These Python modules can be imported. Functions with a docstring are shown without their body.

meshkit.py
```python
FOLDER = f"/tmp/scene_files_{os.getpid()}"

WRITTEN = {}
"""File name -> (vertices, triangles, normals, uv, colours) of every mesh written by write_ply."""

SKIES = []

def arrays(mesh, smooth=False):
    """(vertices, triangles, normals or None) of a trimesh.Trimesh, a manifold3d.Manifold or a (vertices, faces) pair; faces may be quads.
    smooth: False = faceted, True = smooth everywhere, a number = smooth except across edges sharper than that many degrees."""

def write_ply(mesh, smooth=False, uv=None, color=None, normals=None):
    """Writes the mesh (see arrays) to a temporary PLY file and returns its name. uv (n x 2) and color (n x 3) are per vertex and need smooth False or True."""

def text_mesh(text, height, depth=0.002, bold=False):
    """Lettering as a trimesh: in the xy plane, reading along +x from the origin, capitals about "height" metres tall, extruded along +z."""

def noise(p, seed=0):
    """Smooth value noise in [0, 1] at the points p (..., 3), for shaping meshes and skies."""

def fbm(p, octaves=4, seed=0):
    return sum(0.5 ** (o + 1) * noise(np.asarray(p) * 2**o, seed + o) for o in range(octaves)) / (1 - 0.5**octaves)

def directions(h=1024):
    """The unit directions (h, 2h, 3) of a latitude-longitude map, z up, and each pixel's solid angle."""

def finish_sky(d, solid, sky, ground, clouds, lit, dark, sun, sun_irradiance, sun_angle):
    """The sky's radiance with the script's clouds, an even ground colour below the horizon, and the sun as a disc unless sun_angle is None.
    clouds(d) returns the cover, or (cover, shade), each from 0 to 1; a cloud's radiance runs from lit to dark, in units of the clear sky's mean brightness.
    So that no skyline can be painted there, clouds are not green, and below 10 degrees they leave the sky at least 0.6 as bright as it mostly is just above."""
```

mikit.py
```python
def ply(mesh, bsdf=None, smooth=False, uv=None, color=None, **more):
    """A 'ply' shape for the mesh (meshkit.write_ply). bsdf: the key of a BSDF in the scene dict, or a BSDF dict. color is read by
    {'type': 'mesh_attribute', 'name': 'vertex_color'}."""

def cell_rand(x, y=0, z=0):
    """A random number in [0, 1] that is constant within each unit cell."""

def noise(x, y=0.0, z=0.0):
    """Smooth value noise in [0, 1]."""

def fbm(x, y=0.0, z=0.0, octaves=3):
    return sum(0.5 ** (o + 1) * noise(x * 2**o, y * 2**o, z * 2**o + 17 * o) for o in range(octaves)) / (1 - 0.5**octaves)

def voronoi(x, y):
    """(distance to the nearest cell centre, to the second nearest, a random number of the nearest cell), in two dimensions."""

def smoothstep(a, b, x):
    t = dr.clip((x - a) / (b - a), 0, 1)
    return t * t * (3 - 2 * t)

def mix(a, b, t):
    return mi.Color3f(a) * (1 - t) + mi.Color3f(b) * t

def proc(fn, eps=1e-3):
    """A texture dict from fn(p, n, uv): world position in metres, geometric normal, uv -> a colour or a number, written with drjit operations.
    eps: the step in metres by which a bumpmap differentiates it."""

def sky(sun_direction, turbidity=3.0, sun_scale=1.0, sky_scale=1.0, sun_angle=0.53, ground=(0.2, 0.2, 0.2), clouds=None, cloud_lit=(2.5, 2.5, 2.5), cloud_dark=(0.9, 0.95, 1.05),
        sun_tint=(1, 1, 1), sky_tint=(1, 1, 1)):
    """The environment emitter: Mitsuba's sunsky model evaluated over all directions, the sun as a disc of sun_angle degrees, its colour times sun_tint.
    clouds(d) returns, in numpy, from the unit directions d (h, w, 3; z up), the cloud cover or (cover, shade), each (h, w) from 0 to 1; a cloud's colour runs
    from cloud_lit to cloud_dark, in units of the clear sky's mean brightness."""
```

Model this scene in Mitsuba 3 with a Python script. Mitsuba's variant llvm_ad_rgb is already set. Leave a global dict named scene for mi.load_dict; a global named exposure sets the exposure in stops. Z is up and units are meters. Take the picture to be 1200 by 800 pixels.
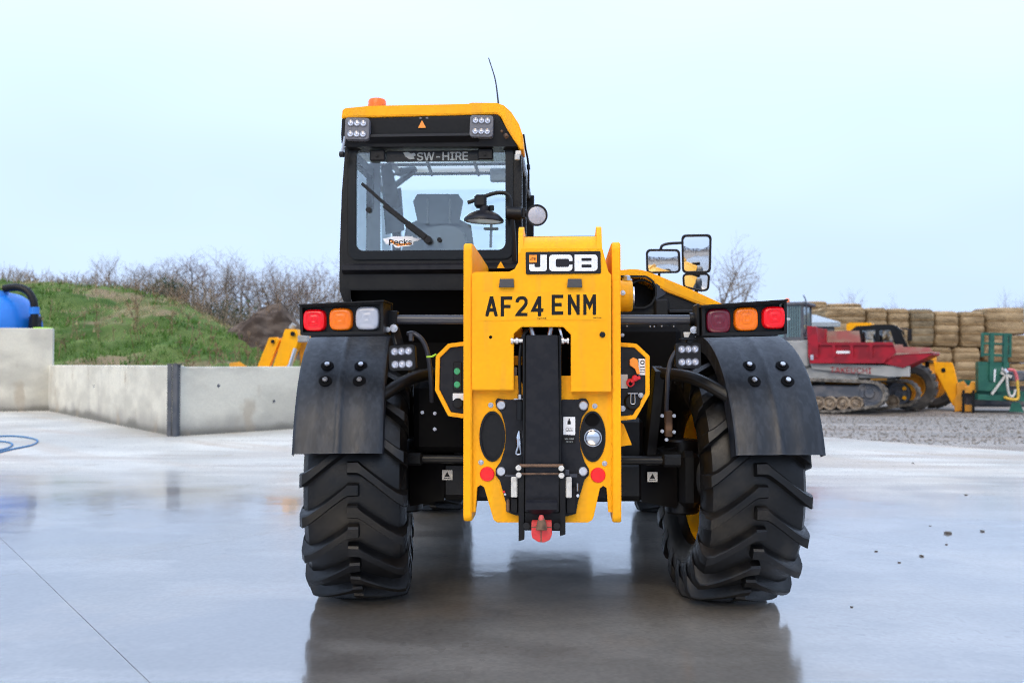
import math, random
import numpy as np, trimesh, drjit as dr, mitsuba as mi, mikit, meshkit
import manifold3d as m3
from shapely.geometry import Polygon, Point, LineString, MultiPolygon, box as sbox
from shapely.ops import unary_union
from shapely import affinity

scene, labels = {}, {}
rng = random.Random(7)
nrg = np.random.default_rng(7)
T = mi.ScalarTransform4f

# ------------------------------------------------------------------ camera, sky, exposure
FOC, YAW, PITCH = 1080.0, math.radians(3.18), math.atan(27 / 1080.0)     # focal length in pixels of the 1200 px wide photograph
CAM = np.array([0.104, -4.70, 1.165])
FWD = np.array([-math.sin(YAW) * math.cos(PITCH), math.cos(YAW) * math.cos(PITCH), math.sin(PITCH)])
RGT = np.cross(FWD, [0, 0, 1.0]); RGT /= np.linalg.norm(RGT)
UPV = np.cross(RGT, FWD)
scene['camera'] = {'type': 'thinlens', 'fov': math.degrees(2 * math.atan(600 / FOC)), 'fov_axis': 'x',
                   'to_world': T().look_at(origin=CAM.tolist(), target=(CAM + FWD).tolist(), up=[0, 0, 1]),
                   'near_clip': 0.05, 'far_clip': 2000.0, 'aperture_radius': 0.0055, 'focus_distance': 4.15}

def cloud_cover(d):                                    # an even overcast: brighter overhead than at the horizon, faintly mottled
    el = np.clip(d[..., 2], 0, 1)
    mot = meshkit.fbm(d * np.array([2.2, 2.2, 5.0]), 4, 3) - 0.5
    return np.ones(el.shape), np.clip(0.97 - 1.15 * el + 0.42 * mot, 0, 1)

scene['sky'] = mikit.sky([-0.15, -0.78, 0.60], turbidity=3, sun_scale=0.24, sun_angle=40, sun_tint=(1.02, 1.0, 0.90), clouds=cloud_cover,
                         cloud_lit=(2.62, 3.22, 4.40), cloud_dark=(1.41, 1.83, 2.55), ground=(0.25, 0.25, 0.25))
exposure = 2.35

# ------------------------------------------------------------------ measuring: a pixel of the 1200x800 photograph -> a point
def ray(u, v):
    return FWD + RGT * ((u - 600) / FOC) + UPV * ((400 - v) / FOC)
def at(u, v, Y):
    r = ray(u, v); return CAM + r * ((Y - CAM[1]) / r[1])
def gnd(u, v, z=0.0):
    r = ray(u, v); return CAM + r * ((z - CAM[2]) / r[2])
def atx(u, v, X):
    r = ray(u, v); return CAM + r * ((X - CAM[0]) / r[0])
def pix(p):
    q = np.asarray(p, float) - CAM
    return 600 + FOC * (q @ RGT) / (q @ FWD), 400 - FOC * (q @ UPV) / (q @ FWD)
def xz(pts, Y):
    return [tuple(at(u, v, Y)[[0, 2]]) for u, v in pts]

# ------------------------------------------------------------------ materials
def rgb(*c): return {'type': 'rgb', 'value': list(map(float, c))}
def mat(name, base, rough=0.5, **k):
    scene['m_' + name] = {'type': 'twosided', 'bsdf': {'type': 'principled', 'base_color': base if isinstance(base, dict) else rgb(*base),
                          'roughness': rough if isinstance(rough, dict) else float(rough), **k}}
def tex(fn, eps=1e-3): return mikit.proc(fn, eps)
N, F, SS, MX = mikit.noise, mikit.fbm, mikit.smoothstep, mikit.mix

def mottled(c1, c2, sx, sy=None, sz=None, octaves=3, lo=0.35, hi=0.65):
    sy, sz = sy or sx, sz or sx
    return tex(lambda p, n, uv: MX(c1, c2, SS(lo, hi, F(p.x * sx, p.y * sy, p.z * sz, octaves))))

def yellow_tex(p, n, uv):                              # paint with a little road film, darker where water ran and dried
    a = F(p.x * 2.2, p.y * 2.2, p.z * 2.2, 3); run = F(p.x * 26, p.y * 26, p.z * 2.0, 3); f = F(p.x * 70, p.y * 70, p.z * 70, 2)
    c = MX((0.90, 0.405, 0.0008), (0.84, 0.365, 0.0008), SS(0.35, 0.65, a))
    film = 0.16 * SS(0.50, 0.74, run) + 0.22 * SS(0.62, 0.80, F(p.x * 9, p.y * 9, p.z * 9, 4)) * SS(1.15, 0.55, p.z)
    c = MX(c, (0.40, 0.22, 0.05), film)
    return c * (0.95 + 0.10 * f)
def yellow_rough(p, n, uv): return 0.34 + 0.22 * F(p.x * 18, p.y * 18, p.z * 5, 3)
mat('yellow', tex(yellow_tex), tex(yellow_rough), specular=0.24)
mat('yellow_worn', mottled((0.72, 0.31, 0.012), (0.52, 0.24, 0.03), 3.0, lo=0.3, hi=0.75), 0.5)
mat('black_paint', mottled((0.004, 0.004, 0.005), (0.008, 0.008, 0.008), 6), 0.36, specular=0.26)
mat('black_plastic', (0.006, 0.0065, 0.008), 0.42, specular=0.26)
mat('dark_gap', (0.003, 0.003, 0.0035), 0.7, specular=0.08)
mat('cover_grey', mottled((0.009, 0.0095, 0.013), (0.013, 0.013, 0.016), 30), 0.35, specular=0.24)
def fender_tex(p, n, uv):
    s = F(p.x * 60, p.y * 60, p.z * 5, 3)
    return MX((0.0055, 0.008, 0.0125), (0.0145, 0.018, 0.025), SS(0.35, 0.75, s))
def fender_rough(p, n, uv): return 0.34 + 0.2 * F(p.x * 40, p.y * 40, p.z * 6, 3)
mat('fender', tex(fender_tex), tex(fender_rough), specular=0.42)
def tyre_tex(p, n, uv):
    s = F(p.x * 9, p.y * 9, p.z * 9, 4)
    return MX((0.0022, 0.0022, 0.0026), (0.015, 0.0125, 0.010), SS(0.5, 0.85, s))
def tyre_rough(p, n, uv): return 0.27 + 0.30 * F(p.x * 14, p.y * 14, p.z * 14, 3)
mat('tyre', tex(tyre_tex), tex(tyre_rough), specular=0.38)
mat('old_tyre', mottled((0.05, 0.047, 0.043), (0.10, 0.09, 0.08), 6), 0.8)
mat('tube_grey', (0.030, 0.032, 0.042), 0.3, specular=0.5)
mat('zinc', (0.56, 0.56, 0.58), 0.32, metallic=0.9)
mat('chrome', (0.72, 0.72, 0.74), 0.14, metallic=1.0)
mat('galvanised', mottled((0.50, 0.48, 0.44), (0.60, 0.58, 0.53), 40), 0.5, metallic=0.25)
mat('rust', mottled((0.055, 0.030, 0.018), (0.15, 0.085, 0.05), 22), 0.8)
mat('red_lens', (0.82, 0.004, 0.010), 0.14, specular=0.4, clearcoat=0.3, clearcoat_gloss=0.98)
mat('dark_red_lens', (0.12, 0.006, 0.018), 0.14, specular=0.45, clearcoat=0.4, clearcoat_gloss=0.98)
mat('orange_lens', (0.84, 0.165, 0.002), 0.16, specular=0.4, clearcoat=0.3, clearcoat_gloss=0.98)
mat('beacon_orange', (0.85, 0.16, 0.01), 0.3, specular=0.5)
mat('clear_lens', (0.36, 0.38, 0.44), 0.2, specular=0.6, clearcoat=1.0, clearcoat_gloss=0.98)
mat('lamp_face', (0.12, 0.125, 0.15), 0.3, specular=0.4)
mat('led', (0.60, 0.60, 0.64), 0.12, metallic=0.7)
mat('reflector', (0.80, 0.008, 0.008), 0.22, specular=0.6)
mat('red_paint', mottled((0.60, 0.035, 0.035), (0.50, 0.06, 0.05), 25), 0.42)
mat('red_plastic', (0.55, 0.012, 0.018), 0.3)
mat('orange_plastic', (0.78, 0.25, 0.02), 0.35)
mat('green_plastic', (0.05, 0.33, 0.15), 0.35)
mat('lime', (0.35, 0.6, 0.03), 0.4)
mat('white_sticker', (0.72, 0.73, 0.75), 0.4)
mat('grey_sticker', (0.45, 0.44, 0.42), 0.5)
mat('ink', (0.006, 0.006, 0.007), 0.5, specular=0.2)
mat('badge_black', (0.010, 0.0095, 0.012), 0.3, specular=0.3)
mat('badge_orange', (0.85, 0.26, 0.012), 0.35)
mat('plate_yellow', (0.84, 0.375, 0.002), 0.4, specular=0.25)
mat('cab_print', (0.004, 0.0045, 0.005), 0.25, specular=0.3)
mat('seat_grey', (0.11, 0.13, 0.155), 0.85)
mat('cab_grey', (0.16, 0.18, 0.20), 0.7)
mat('mirror', (0.86, 0.87, 0.88), 0.02, metallic=1.0)
mat('grey_letter', (0.34, 0.37, 0.37), 0.5)
scene['m_glass'] = {'type': 'thindielectric', 'int_ior': 1.5, 'specular_transmittance': rgb(0.95, 0.99, 0.99)}
mat('bumper_rubber', (0.03, 0.031, 0.036), 0.6)

# setting
def concrete_wall(p, n, uv):
    a = F(p.x * 1.4, p.y * 1.4, p.z * 2.2, 4)
    streak = F((p.x - p.y) * 5, 0.0, p.z * 0.5, 3)
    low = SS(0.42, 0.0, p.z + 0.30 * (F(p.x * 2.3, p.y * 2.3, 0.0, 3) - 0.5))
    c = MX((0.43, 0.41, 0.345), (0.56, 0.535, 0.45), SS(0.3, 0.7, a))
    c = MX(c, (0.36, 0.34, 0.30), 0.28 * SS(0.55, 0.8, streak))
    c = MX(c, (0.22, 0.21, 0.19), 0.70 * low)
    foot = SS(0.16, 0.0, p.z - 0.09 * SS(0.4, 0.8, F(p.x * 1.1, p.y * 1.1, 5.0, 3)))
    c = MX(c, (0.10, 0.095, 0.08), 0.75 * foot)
    brown = SS(0.62, 0.76, F(p.x * 2.6, p.y * 2.6, p.z * 1.1 + 7, 4))
    c = MX(c, (0.30, 0.235, 0.16), 0.5 * brown)
    fine = F(p.x * 55, p.y * 55, p.z * 55, 2)
    return c * (0.90 + 0.2 * fine)
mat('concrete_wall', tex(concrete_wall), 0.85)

def wetness(p):                                        # 1 = a film of water, 0 = drying concrete; the puddled low spots hold most water
    e1 = p.x * 0.6225 + p.y * 0.7826
    e2 = p.x * 0.7826 - p.y * 0.6225
    far = SS(3.6, 7.4, p.y + 2.2 * (F(p.x * 0.35, p.y * 0.9, 4.0, 4) - 0.5) + 1.3 * (F(p.x * 0.9, p.y * 4.5, 6.0, 3) - 0.5) + 0.16 * dr.abs(p.x + 1.0))
    patch = SS(0.56, 0.74, F(e1 * 0.55 + 9, e2 * 0.55, 1.0, 4))
    damp = SS(0.46, 0.66, F(p.x * 0.55 + 3, p.y * 1.1, 15.0, 4))
    return dr.clip(1 - 0.95 * far - 0.45 * patch * SS(1.0, 5.0, p.y) - 0.17 * damp, 0, 1)
def pad_tex(p, n, uv):
    w = wetness(p)
    big = F(p.x * 0.45, p.y * 0.45, 0.0, 4)
    mid = F(p.x * 2.6, p.y * 2.6, 3.0, 4)
    fine = F(p.x * 60, p.y * 60, 0.0, 2)
    dry = MX((0.33, 0.315, 0.27), (0.45, 0.43, 0.375), SS(0.32, 0.68, big))
    wet = MX((0.108, 0.096, 0.084), (0.158, 0.145, 0.130), SS(0.3, 0.7, big))
    c = MX(dry, wet, w)
    silt = SS(0.48, 0.72, F(p.x * 1.3 + 7, p.y * 2.2, 21.0, 4))
    c = MX(c, (0.36, 0.335, 0.30), 0.26 * silt)
    stain = SS(0.60, 0.82, mid)
    c = MX(c, (0.21, 0.165, 0.12), 0.30 * stain)
    e1 = p.x * 0.6225 + p.y * 0.7826
    e2 = p.x * 0.7826 - p.y * 0.6225
    tan = SS(0.52, 0.72, F(e1 * 1.6, e2 * 0.22, 8.0, 4)) * SS(4.0, 8.0, p.y)
    c = MX(c, (0.34, 0.265, 0.19), 0.60 * tan)
    drag = SS(0.52, 0.70, F(p.x * 0.30 + 2, p.y * 2.6, 12.0, 4)) * SS(2.5, 5.5, p.y) * SS(13.0, 9.0, p.y)
    c = MX(c, (0.25, 0.205, 0.16), 0.50 * drag)
    specks = SS(0.80, 0.86, N(p.x * 23, p.y * 23, 5.0)) * SS(0.5, 0.7, N(p.x * 2.1, p.y * 2.1, 9.0))
    c = MX(c, (0.09, 0.08, 0.07), 0.22 * specks)
    return c * (0.88 + 0.24 * fine)
def pad_rough(p, n, uv):
    w = wetness(p)
    pit = SS(0.55, 0.8, F(p.x * 5, p.y * 5, 2.0, 3))
    brush = N((p.x * 0.6225 + p.y * 0.7826) * 2.5, (p.x * 0.7826 - p.y * 0.6225) * 70, 1.0)
    return dr.clip(0.42 * (1 - w) + 0.045 + 0.10 * pit * (1 - 0.6 * w) + 0.05 * brush * (1 - 0.5 * w), 0.03, 0.6)
def pad_bump(p, n, uv):
    w = wetness(p)
    return (0.00075 * F(p.x * 8, p.y * 8, 0.0, 2) + 0.00050 * (1 - 0.75 * w) * F(p.x * 60, p.y * 60, 0.0, 2))
def pad_film(p, n, uv): return 0.23 * wetness(p)
scene['m_pad'] = {'type': 'bumpmap', 'nested_texture': tex(pad_bump, 4e-3), 'scale': 1.0,
                  'nested_bsdf': {'type': 'blendbsdf', 'weight': tex(pad_film),
                      'bsdf_0': {'type': 'principled', 'base_color': tex(pad_tex), 'roughness': tex(pad_rough), 'specular': 1.0, 'clearcoat': 1.0, 'clearcoat_gloss': 0.985},
                      'bsdf_1': {'type': 'roughconductor', 'alpha': 0.04, 'specular_reflectance': rgb(0.95, 0.95, 0.95)}}}
def gravel_tex(p, n, uv):
    d1, d2, r = mikit.voronoi(p.x * 24, p.y * 24)
    g = F(p.x * 0.5, p.y * 0.9, 0.0, 4)
    c = MX((0.125, 0.112, 0.098), (0.205, 0.187, 0.166), r)
    c = MX(c, (0.125, 0.093, 0.068), 0.65 * SS(0.42, 0.66, F(p.x * 0.16, p.y * 1.2, 0.0, 4)))
    c = MX(c, (0.26, 0.24, 0.218), 0.6 * SS(0.5, 0.75, F(p.x * 0.2 + 3, p.y * 1.5, 2.0, 4)))
    return c * (0.75 + 0.5 * SS(0.0, 0.35, d2 - d1))
mat('gravel', tex(gravel_tex), 0.75)
def bank_tex(p, n, uv):
    g = F(p.x * 0.6, p.y * 0.6, p.z * 0.6, 4)
    c = MX((0.045, 0.085, 0.016), (0.095, 0.135, 0.035), SS(0.3, 0.6, g))
    bare = SS(0.56, 0.70, F(p.x * 0.45 + 5, p.y * 0.3, p.z * 0.9, 4))
    return MX(c, (0.20, 0.155, 0.09), bare)
mat('bank', tex(bank_tex), 0.9, specular=0.2)
def earth_tex(p, n, uv):
    return MX((0.045, 0.031, 0.023), (0.12, 0.09, 0.07), SS(0.3, 0.7, F(p.x * 2.2, p.y * 2.2, p.z * 3.0, 4)))
mat('earth', tex(earth_tex), 0.95, specular=0.15)
mat('grass', (0.070, 0.155, 0.020), 0.6, specular=0.25)
mat('grass_light', (0.115, 0.205, 0.04), 0.6, specular=0.25)
mat('grass_dry', (0.33, 0.27, 0.15), 0.7, specular=0.2)
mat('bark', (0.16, 0.135, 0.125), 0.9, specular=0.15)
mat('twig', (0.25, 0.20, 0.155), 0.9, specular=0.15)
mat('twig_purple', (0.22, 0.165, 0.145), 0.9, specular=0.15)
mat('ivy', (0.035, 0.06, 0.022), 0.6)
def straw(dark):
    def f(p, n, uv):
        a = N(p.x * 34, p.y * 34, p.z * 95); b = F(p.x * 2.2, p.y * 2.2, p.z * 5, 4)
        lo, hi = ((0.15, 0.098, 0.050), (0.46, 0.34, 0.20)) if not dark else ((0.11, 0.085, 0.052), (0.30, 0.24, 0.155))
        return MX(lo, hi, dr.clip(0.5 + 0.95 * (a - 0.5) + 1.5 * (b - 0.5), 0, 1))
    return f
mat('straw', tex(straw(False)), 0.85, specular=0.2)
mat('straw_dark', tex(straw(True)), 0.85, specular=0.2)
mat('dumper_red', mottled((0.34, 0.010, 0.024), (0.22, 0.012, 0.022), 4), 0.5, specular=0.25)
mat('skip_inside', mottled((0.34, 0.11, 0.10), (0.30, 0.20, 0.16), 3.5), 0.7)
mat('dumper_grey', mottled((0.25, 0.255, 0.25), (0.33, 0.33, 0.32), 3), 0.55)
mat('dumper_dark', mottled((0.055, 0.065, 0.085), (0.11, 0.11, 0.12), 5), 0.6)
mat('track_rubber', mottled((0.085, 0.075, 0.064), (0.19, 0.17, 0.145), 9), 0.85)
mat('roller_mud', mottled((0.15, 0.115, 0.085), (0.30, 0.235, 0.17), 14), 0.85)
mat('cab_glass', (0.10, 0.17, 0.185), 0.06, specular=0.8)
mat('roof_sheet', (0.30, 0.34, 0.37), 0.5)
mat('trailer_green', mottled((0.008, 0.085, 0.06), (0.016, 0.11, 0.075), 5), 0.42)
mat('hose_pink', (0.55, 0.12, 0.13), 0.5)
mat('hose_yellow', (0.65, 0.40, 0.05), 0.5)
mat('tank_blue', (0.010, 0.17, 0.62), 0.35, clearcoat=0.3)
mat('hose_blue', (0.03, 0.14, 0.30), 0.4)
mat('hi_vis', (0.35, 0.66, 0.02), 0.5)
mat('steel_post', mottled((0.055, 0.06, 0.072), (0.085, 0.085, 0.09), 6), 0.5)
mat('joint', (0.11, 0.105, 0.10), 0.4)
mat('twine', (0.30, 0.17, 0.06), 0.7)
mat('dead_stem', (0.16, 0.10, 0.055), 0.8)
mat('pebble', (0.10, 0.085, 0.07), 0.6)

# ------------------------------------------------------------------ mesh helpers
def cat(*ms): return trimesh.util.concatenate([m for q in ms for m in (q if isinstance(q, (list, tuple)) else [q])])
def hull(pts): return trimesh.PointCloud(np.asarray(pts, float)).convex_hull
def hbox(x0, x1, y0, y1, z0, z1, b=0.004):
    """A box with chamfered edges."""
    b = min(b, (x1 - x0) * .45, (y1 - y0) * .45, (z1 - z0) * .45)
    P = []
    for x, sx in ((x0, 1), (x1, -1)):
        for y, sy in ((y0, 1), (y1, -1)):
            for z, sz in ((z0, 1), (z1, -1)):
                P += [(x + sx * b, y + sy * b, z), (x + sx * b, y, z + sz * b), (x, y + sy * b, z + sz * b)]
    return hull(P)
def rot(mesh, ang, axis, pt=(0, 0, 0)):
    mesh = mesh.copy(); mesh.apply_transform(trimesh.transformations.rotation_matrix(ang, axis, pt)); return mesh
def mv(mesh, *d):
    mesh = mesh.copy(); mesh.apply_translation(d); return mesh
def polys(g): return [q for q in getattr(g, 'geoms', [g]) if q.area > 1e-8]
def ext(poly, d): return cat([trimesh.creation.extrude_polygon(q, d, engine='earcut') for q in polys(poly)])
def P_(p): return p if hasattr(p, 'buffer') else Polygon(p)
def plate(poly, y0, y1):
    """Polygon in (x, z), extruded along y from y0 to y1."""
    m = ext(P_(poly), y1 - y0)
    v = m.vertices; m = trimesh.Trimesh(np.c_[v[:, 0], v[:, 2] + y0, v[:, 1]], m.faces[:, ::-1], process=False); return m
def bplate(poly, y0, y1, b=0.003):
    """The same with its edge on the y0 side rounded off in three steps."""
    p = P_(poly)
    return cat(plate(p, y0 + b, y1), plate(p.buffer(-b * .3), y0 + b * .3, y0 + b), plate(p.buffer(-b), y0, y0 + b * .3))
def plateYZ(poly, x0, x1):
    m = ext(P_(poly), x1 - x0); v = m.vertices
    return trimesh.Trimesh(np.c_[v[:, 2] + x0, v[:, 0], v[:, 1]], m.faces, process=False)
def plateXY(poly, z0, z1):
    return mv(ext(P_(poly), z1 - z0), 0, 0, z0)
def rnd(p, r): return P_(p).buffer(-r, quad_segs=6).buffer(2 * r, quad_segs=6).buffer(-r, quad_segs=6)
def rrect(x0, x1, z0, z1, r): return sbox(x0 + r, z0 + r, x1 - r, z1 - r).buffer(r, quad_segs=6)
def frame_axes(d):
    d = np.asarray(d, float); d = d / np.linalg.norm(d)
    a = np.cross(d, [0, 0, 1.0] if abs(d[2]) < .9 else [1.0, 0, 0]); a /= np.linalg.norm(a)
    return d, a, np.cross(d, a)
def lathe(prof, o, axis, n=32):
    """Profile [(radius, height along the axis)] turned about the axis through o."""
    d, a, b = frame_axes(axis); V, Fc = [], []
    ang = np.arange(n) * 2 * np.pi / n
    ring = np.cos(ang)[:, None] * a + np.sin(ang)[:, None] * b
    for r, h in prof: V.append(np.asarray(o, float) + d * h + ring * max(r, 1e-5))
    V = np.vstack(V); i = np.arange(n); j = (i + 1) % n
    for k in range(len(prof) - 1):
        Fc += [np.c_[k * n + i, k * n + j, (k + 1) * n + j], np.c_[k * n + i, (k + 1) * n + j, (k + 1) * n + i]]
    return trimesh.Trimesh(V, np.vstack(Fc), process=False)
def cyl(p0, p1, r, n=24, b=0.0015):
    p0, p1 = np.asarray(p0, float), np.asarray(p1, float); L = np.linalg.norm(p1 - p0); b = min(b, r * .4, L * .4)
    return lathe([(0, 0), (r - b, 0), (r, b), (r, L - b), (r - b, L), (0, L)], p0, p1 - p0, n)
def smooth_path(pts, k=6):
    pts = np.asarray(pts, float)
    if len(pts) < 3: return pts
    q = np.vstack([2 * pts[0] - pts[1], pts, 2 * pts[-1] - pts[-2]]); out = []
    for i in range(1, len(q) - 2):
        for t in np.arange(k) / k:
            p0, p1, p2, p3 = q[i - 1:i + 3]
            out.append(.5 * ((2 * p1) + (-p0 + p2) * t + (2 * p0 - 5 * p1 + 4 * p2 - p3) * t * t + (-p0 + 3 * p1 - 3 * p2 + p3) * t ** 3))
    return np.array(out + [pts[-1]])
def tube(pts, r, n=10, k=6):
    """A round tube along a smoothed path; r is a number or (start, end)."""
    p = smooth_path(pts, k) if k else np.asarray(pts, float)
    rr = np.linspace(r[0], r[1], len(p)) if isinstance(r, tuple) else np.full(len(p), r)
    tg = np.gradient(p, axis=0); tg /= np.linalg.norm(tg, axis=1)[:, None]
    _, a, _ = frame_axes(tg[0]); V = []; ang = np.arange(n) * 2 * np.pi / n
    for i in range(len(p)):
        a = a - tg[i] * (a @ tg[i]); a /= np.linalg.norm(a); b = np.cross(tg[i], a)
        V.append(p[i] + rr[i] * (np.cos(ang)[:, None] * a + np.sin(ang)[:, None] * b))
    m = len(p); V = np.vstack(V + [p[:1], p[-1:]]); i = np.arange(n); j = (i + 1) % n; Fc = []
    for q in range(m - 1):
        Fc += [np.c_[q * n + i, q * n + j, (q + 1) * n + j], np.c_[q * n + i, (q + 1) * n + j, (q + 1) * n + i]]
    Fc += [np.c_[np.full(n, m * n), j, i], np.c_[np.full(n, m * n + 1), (m - 1) * n + i, (m - 1) * n + j]]
    return trimesh.Trimesh(V, np.vstack(Fc), process=False)
def bar(p0, p1, w, h, up=(0, 0, 1), b=0.003):
    """A square bar from p0 to p1, w wide and h high."""
    p0, p1 = np.asarray(p0, float), np.asarray(p1, float); d = p1 - p0; L = np.linalg.norm(d); d /= L
    s = np.cross(d, up); s /= np.linalg.norm(s); u = np.cross(s, d)
    m = hbox(0, L, -w / 2, w / 2, -h / 2, h / 2, b); v = m.vertices
    m = trimesh.Trimesh(p0 + v[:, :1] * d - v[:, 1:2] * s + v[:, 2:] * u, m.faces, process=False); return m
def write(text, cx, Y, cz, height, width=None, bold=True, depth=0.0015, lift=0.0):
    """Lettering standing in the (x, z) plane at y = Y, centred, read from the rear."""
    m = meshkit.text_mesh(text, height, depth, bold); v = m.vertices.copy()
    w = np.ptp(v[:, 0]); sx = width / w if width else 1.0
    zc = (v[:, 1].min() + v[:, 1].max()) / 2
    v = np.c_[(v[:, 0] - v[:, 0].min() - w / 2) * sx + cx, Y - v[:, 2] - lift, v[:, 1] - zc + cz]
    return trimesh.Trimesh(v, m.faces, process=False)      # (x, y, z) -> (x, -z, y) keeps its handedness

# ------------------------------------------------------------------ entries
def uniq(k):
    if k not in used: used.add(k); return k
    i = 1
    while f'{k}_{i:03d}' in used: i += 1
    used.add(f'{k}_{i:03d}'); return f'{k}_{i:03d}'
used = set()
def add(parent, name, mesh, m, smooth=30, label=None, kind=None, **kw):
    if isinstance(mesh, list): return [add(parent, name, q, m, smooth, label, kind, **kw) for q in mesh]      # alike pieces, one entry each
    key = uniq(f'{parent}__{name}' if parent else name)
    scene[key] = mikit.ply(mesh, 'm_' + m, smooth, **kw)
    if label: labels.setdefault(key, {})['label'] = label
    if kind: labels.setdefault(key, {})['kind'] = kind
    return key
def thing(name, label, category, group=None):
    key = uniq(name); labels[key] = {'label': label, 'category': category}
    if group: labels[key]['group'] = group
    return key
def part(parent, name):
    return uniq(f'{parent}__{name}')
def place(parent, name, shape, to_world):
    """A repeat: the same ply with another transform."""
    key = uniq(f'{parent}__{name}' if parent else name); scene[key] = {**shape, 'to_world': to_world}; return key
def xform(x=0, y=0, z=0, rz=0, s=1.0, ry=0, rx=0):
    return T().translate([float(x), float(y), float(z)]).rotate([0, 0, 1], float(rz)).rotate([0, 1, 0], float(ry)).rotate([1, 0, 0], float(rx)).scale(s if isinstance(s, list) else float(s))

# ------------------------------------------------------------------ the setting: gravel yard, concrete pad of slabs, grass bank
E1, E2 = np.array([.6225, .7826, 0]), np.array([.643, -.766, 0])           # the yard's own axes, along and across the walls
def struct(name, mesh, m, smooth=False, **k):
    key = add(None, name, mesh, m, smooth, **k); labels[key] = {'kind': 'structure'}; return key
def height(x, y):
    """The grass bank behind the walls, with its earth heap at the right end."""
    def ss(a, b, t):
        t = np.clip((t - a) / (b - a), 0, 1); return t * t * (3 - 2 * t)
    x, y = np.asarray(x, float), np.asarray(y, float)
    p = np.stack([x, y, np.zeros_like(x)], -1)
    s = x + 0.44 * (y - 41)                             # the bank falls away to the right
    h = 5.05 * ss(19.0, 41, y) ** 0.85 * np.interp(s, [-30, -27, -23.4, -19.8, -17.6, -15, -12, -8, -4], [1, 1, .96, .87, .68, .36, .17, .05, 0]) * (1 - 0.2 * ss(55, 75, y))
    h = h * (0.93 + 0.14 * meshkit.fbm(p * 0.22, 3, 5))
    rough = (meshkit.fbm(p * 0.7, 4, 9) - .5) * 0.95 * np.clip(h, 0, 1)
    heap = 1.9 * np.exp(-(((x + 11.7) / 1.5) ** 2 + ((y - 33.0) / 2.0) ** 2)) * (.7 + .6 * meshkit.fbm(p * .9, 3, 2))
    return h + rough + heap - 0.035
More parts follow.
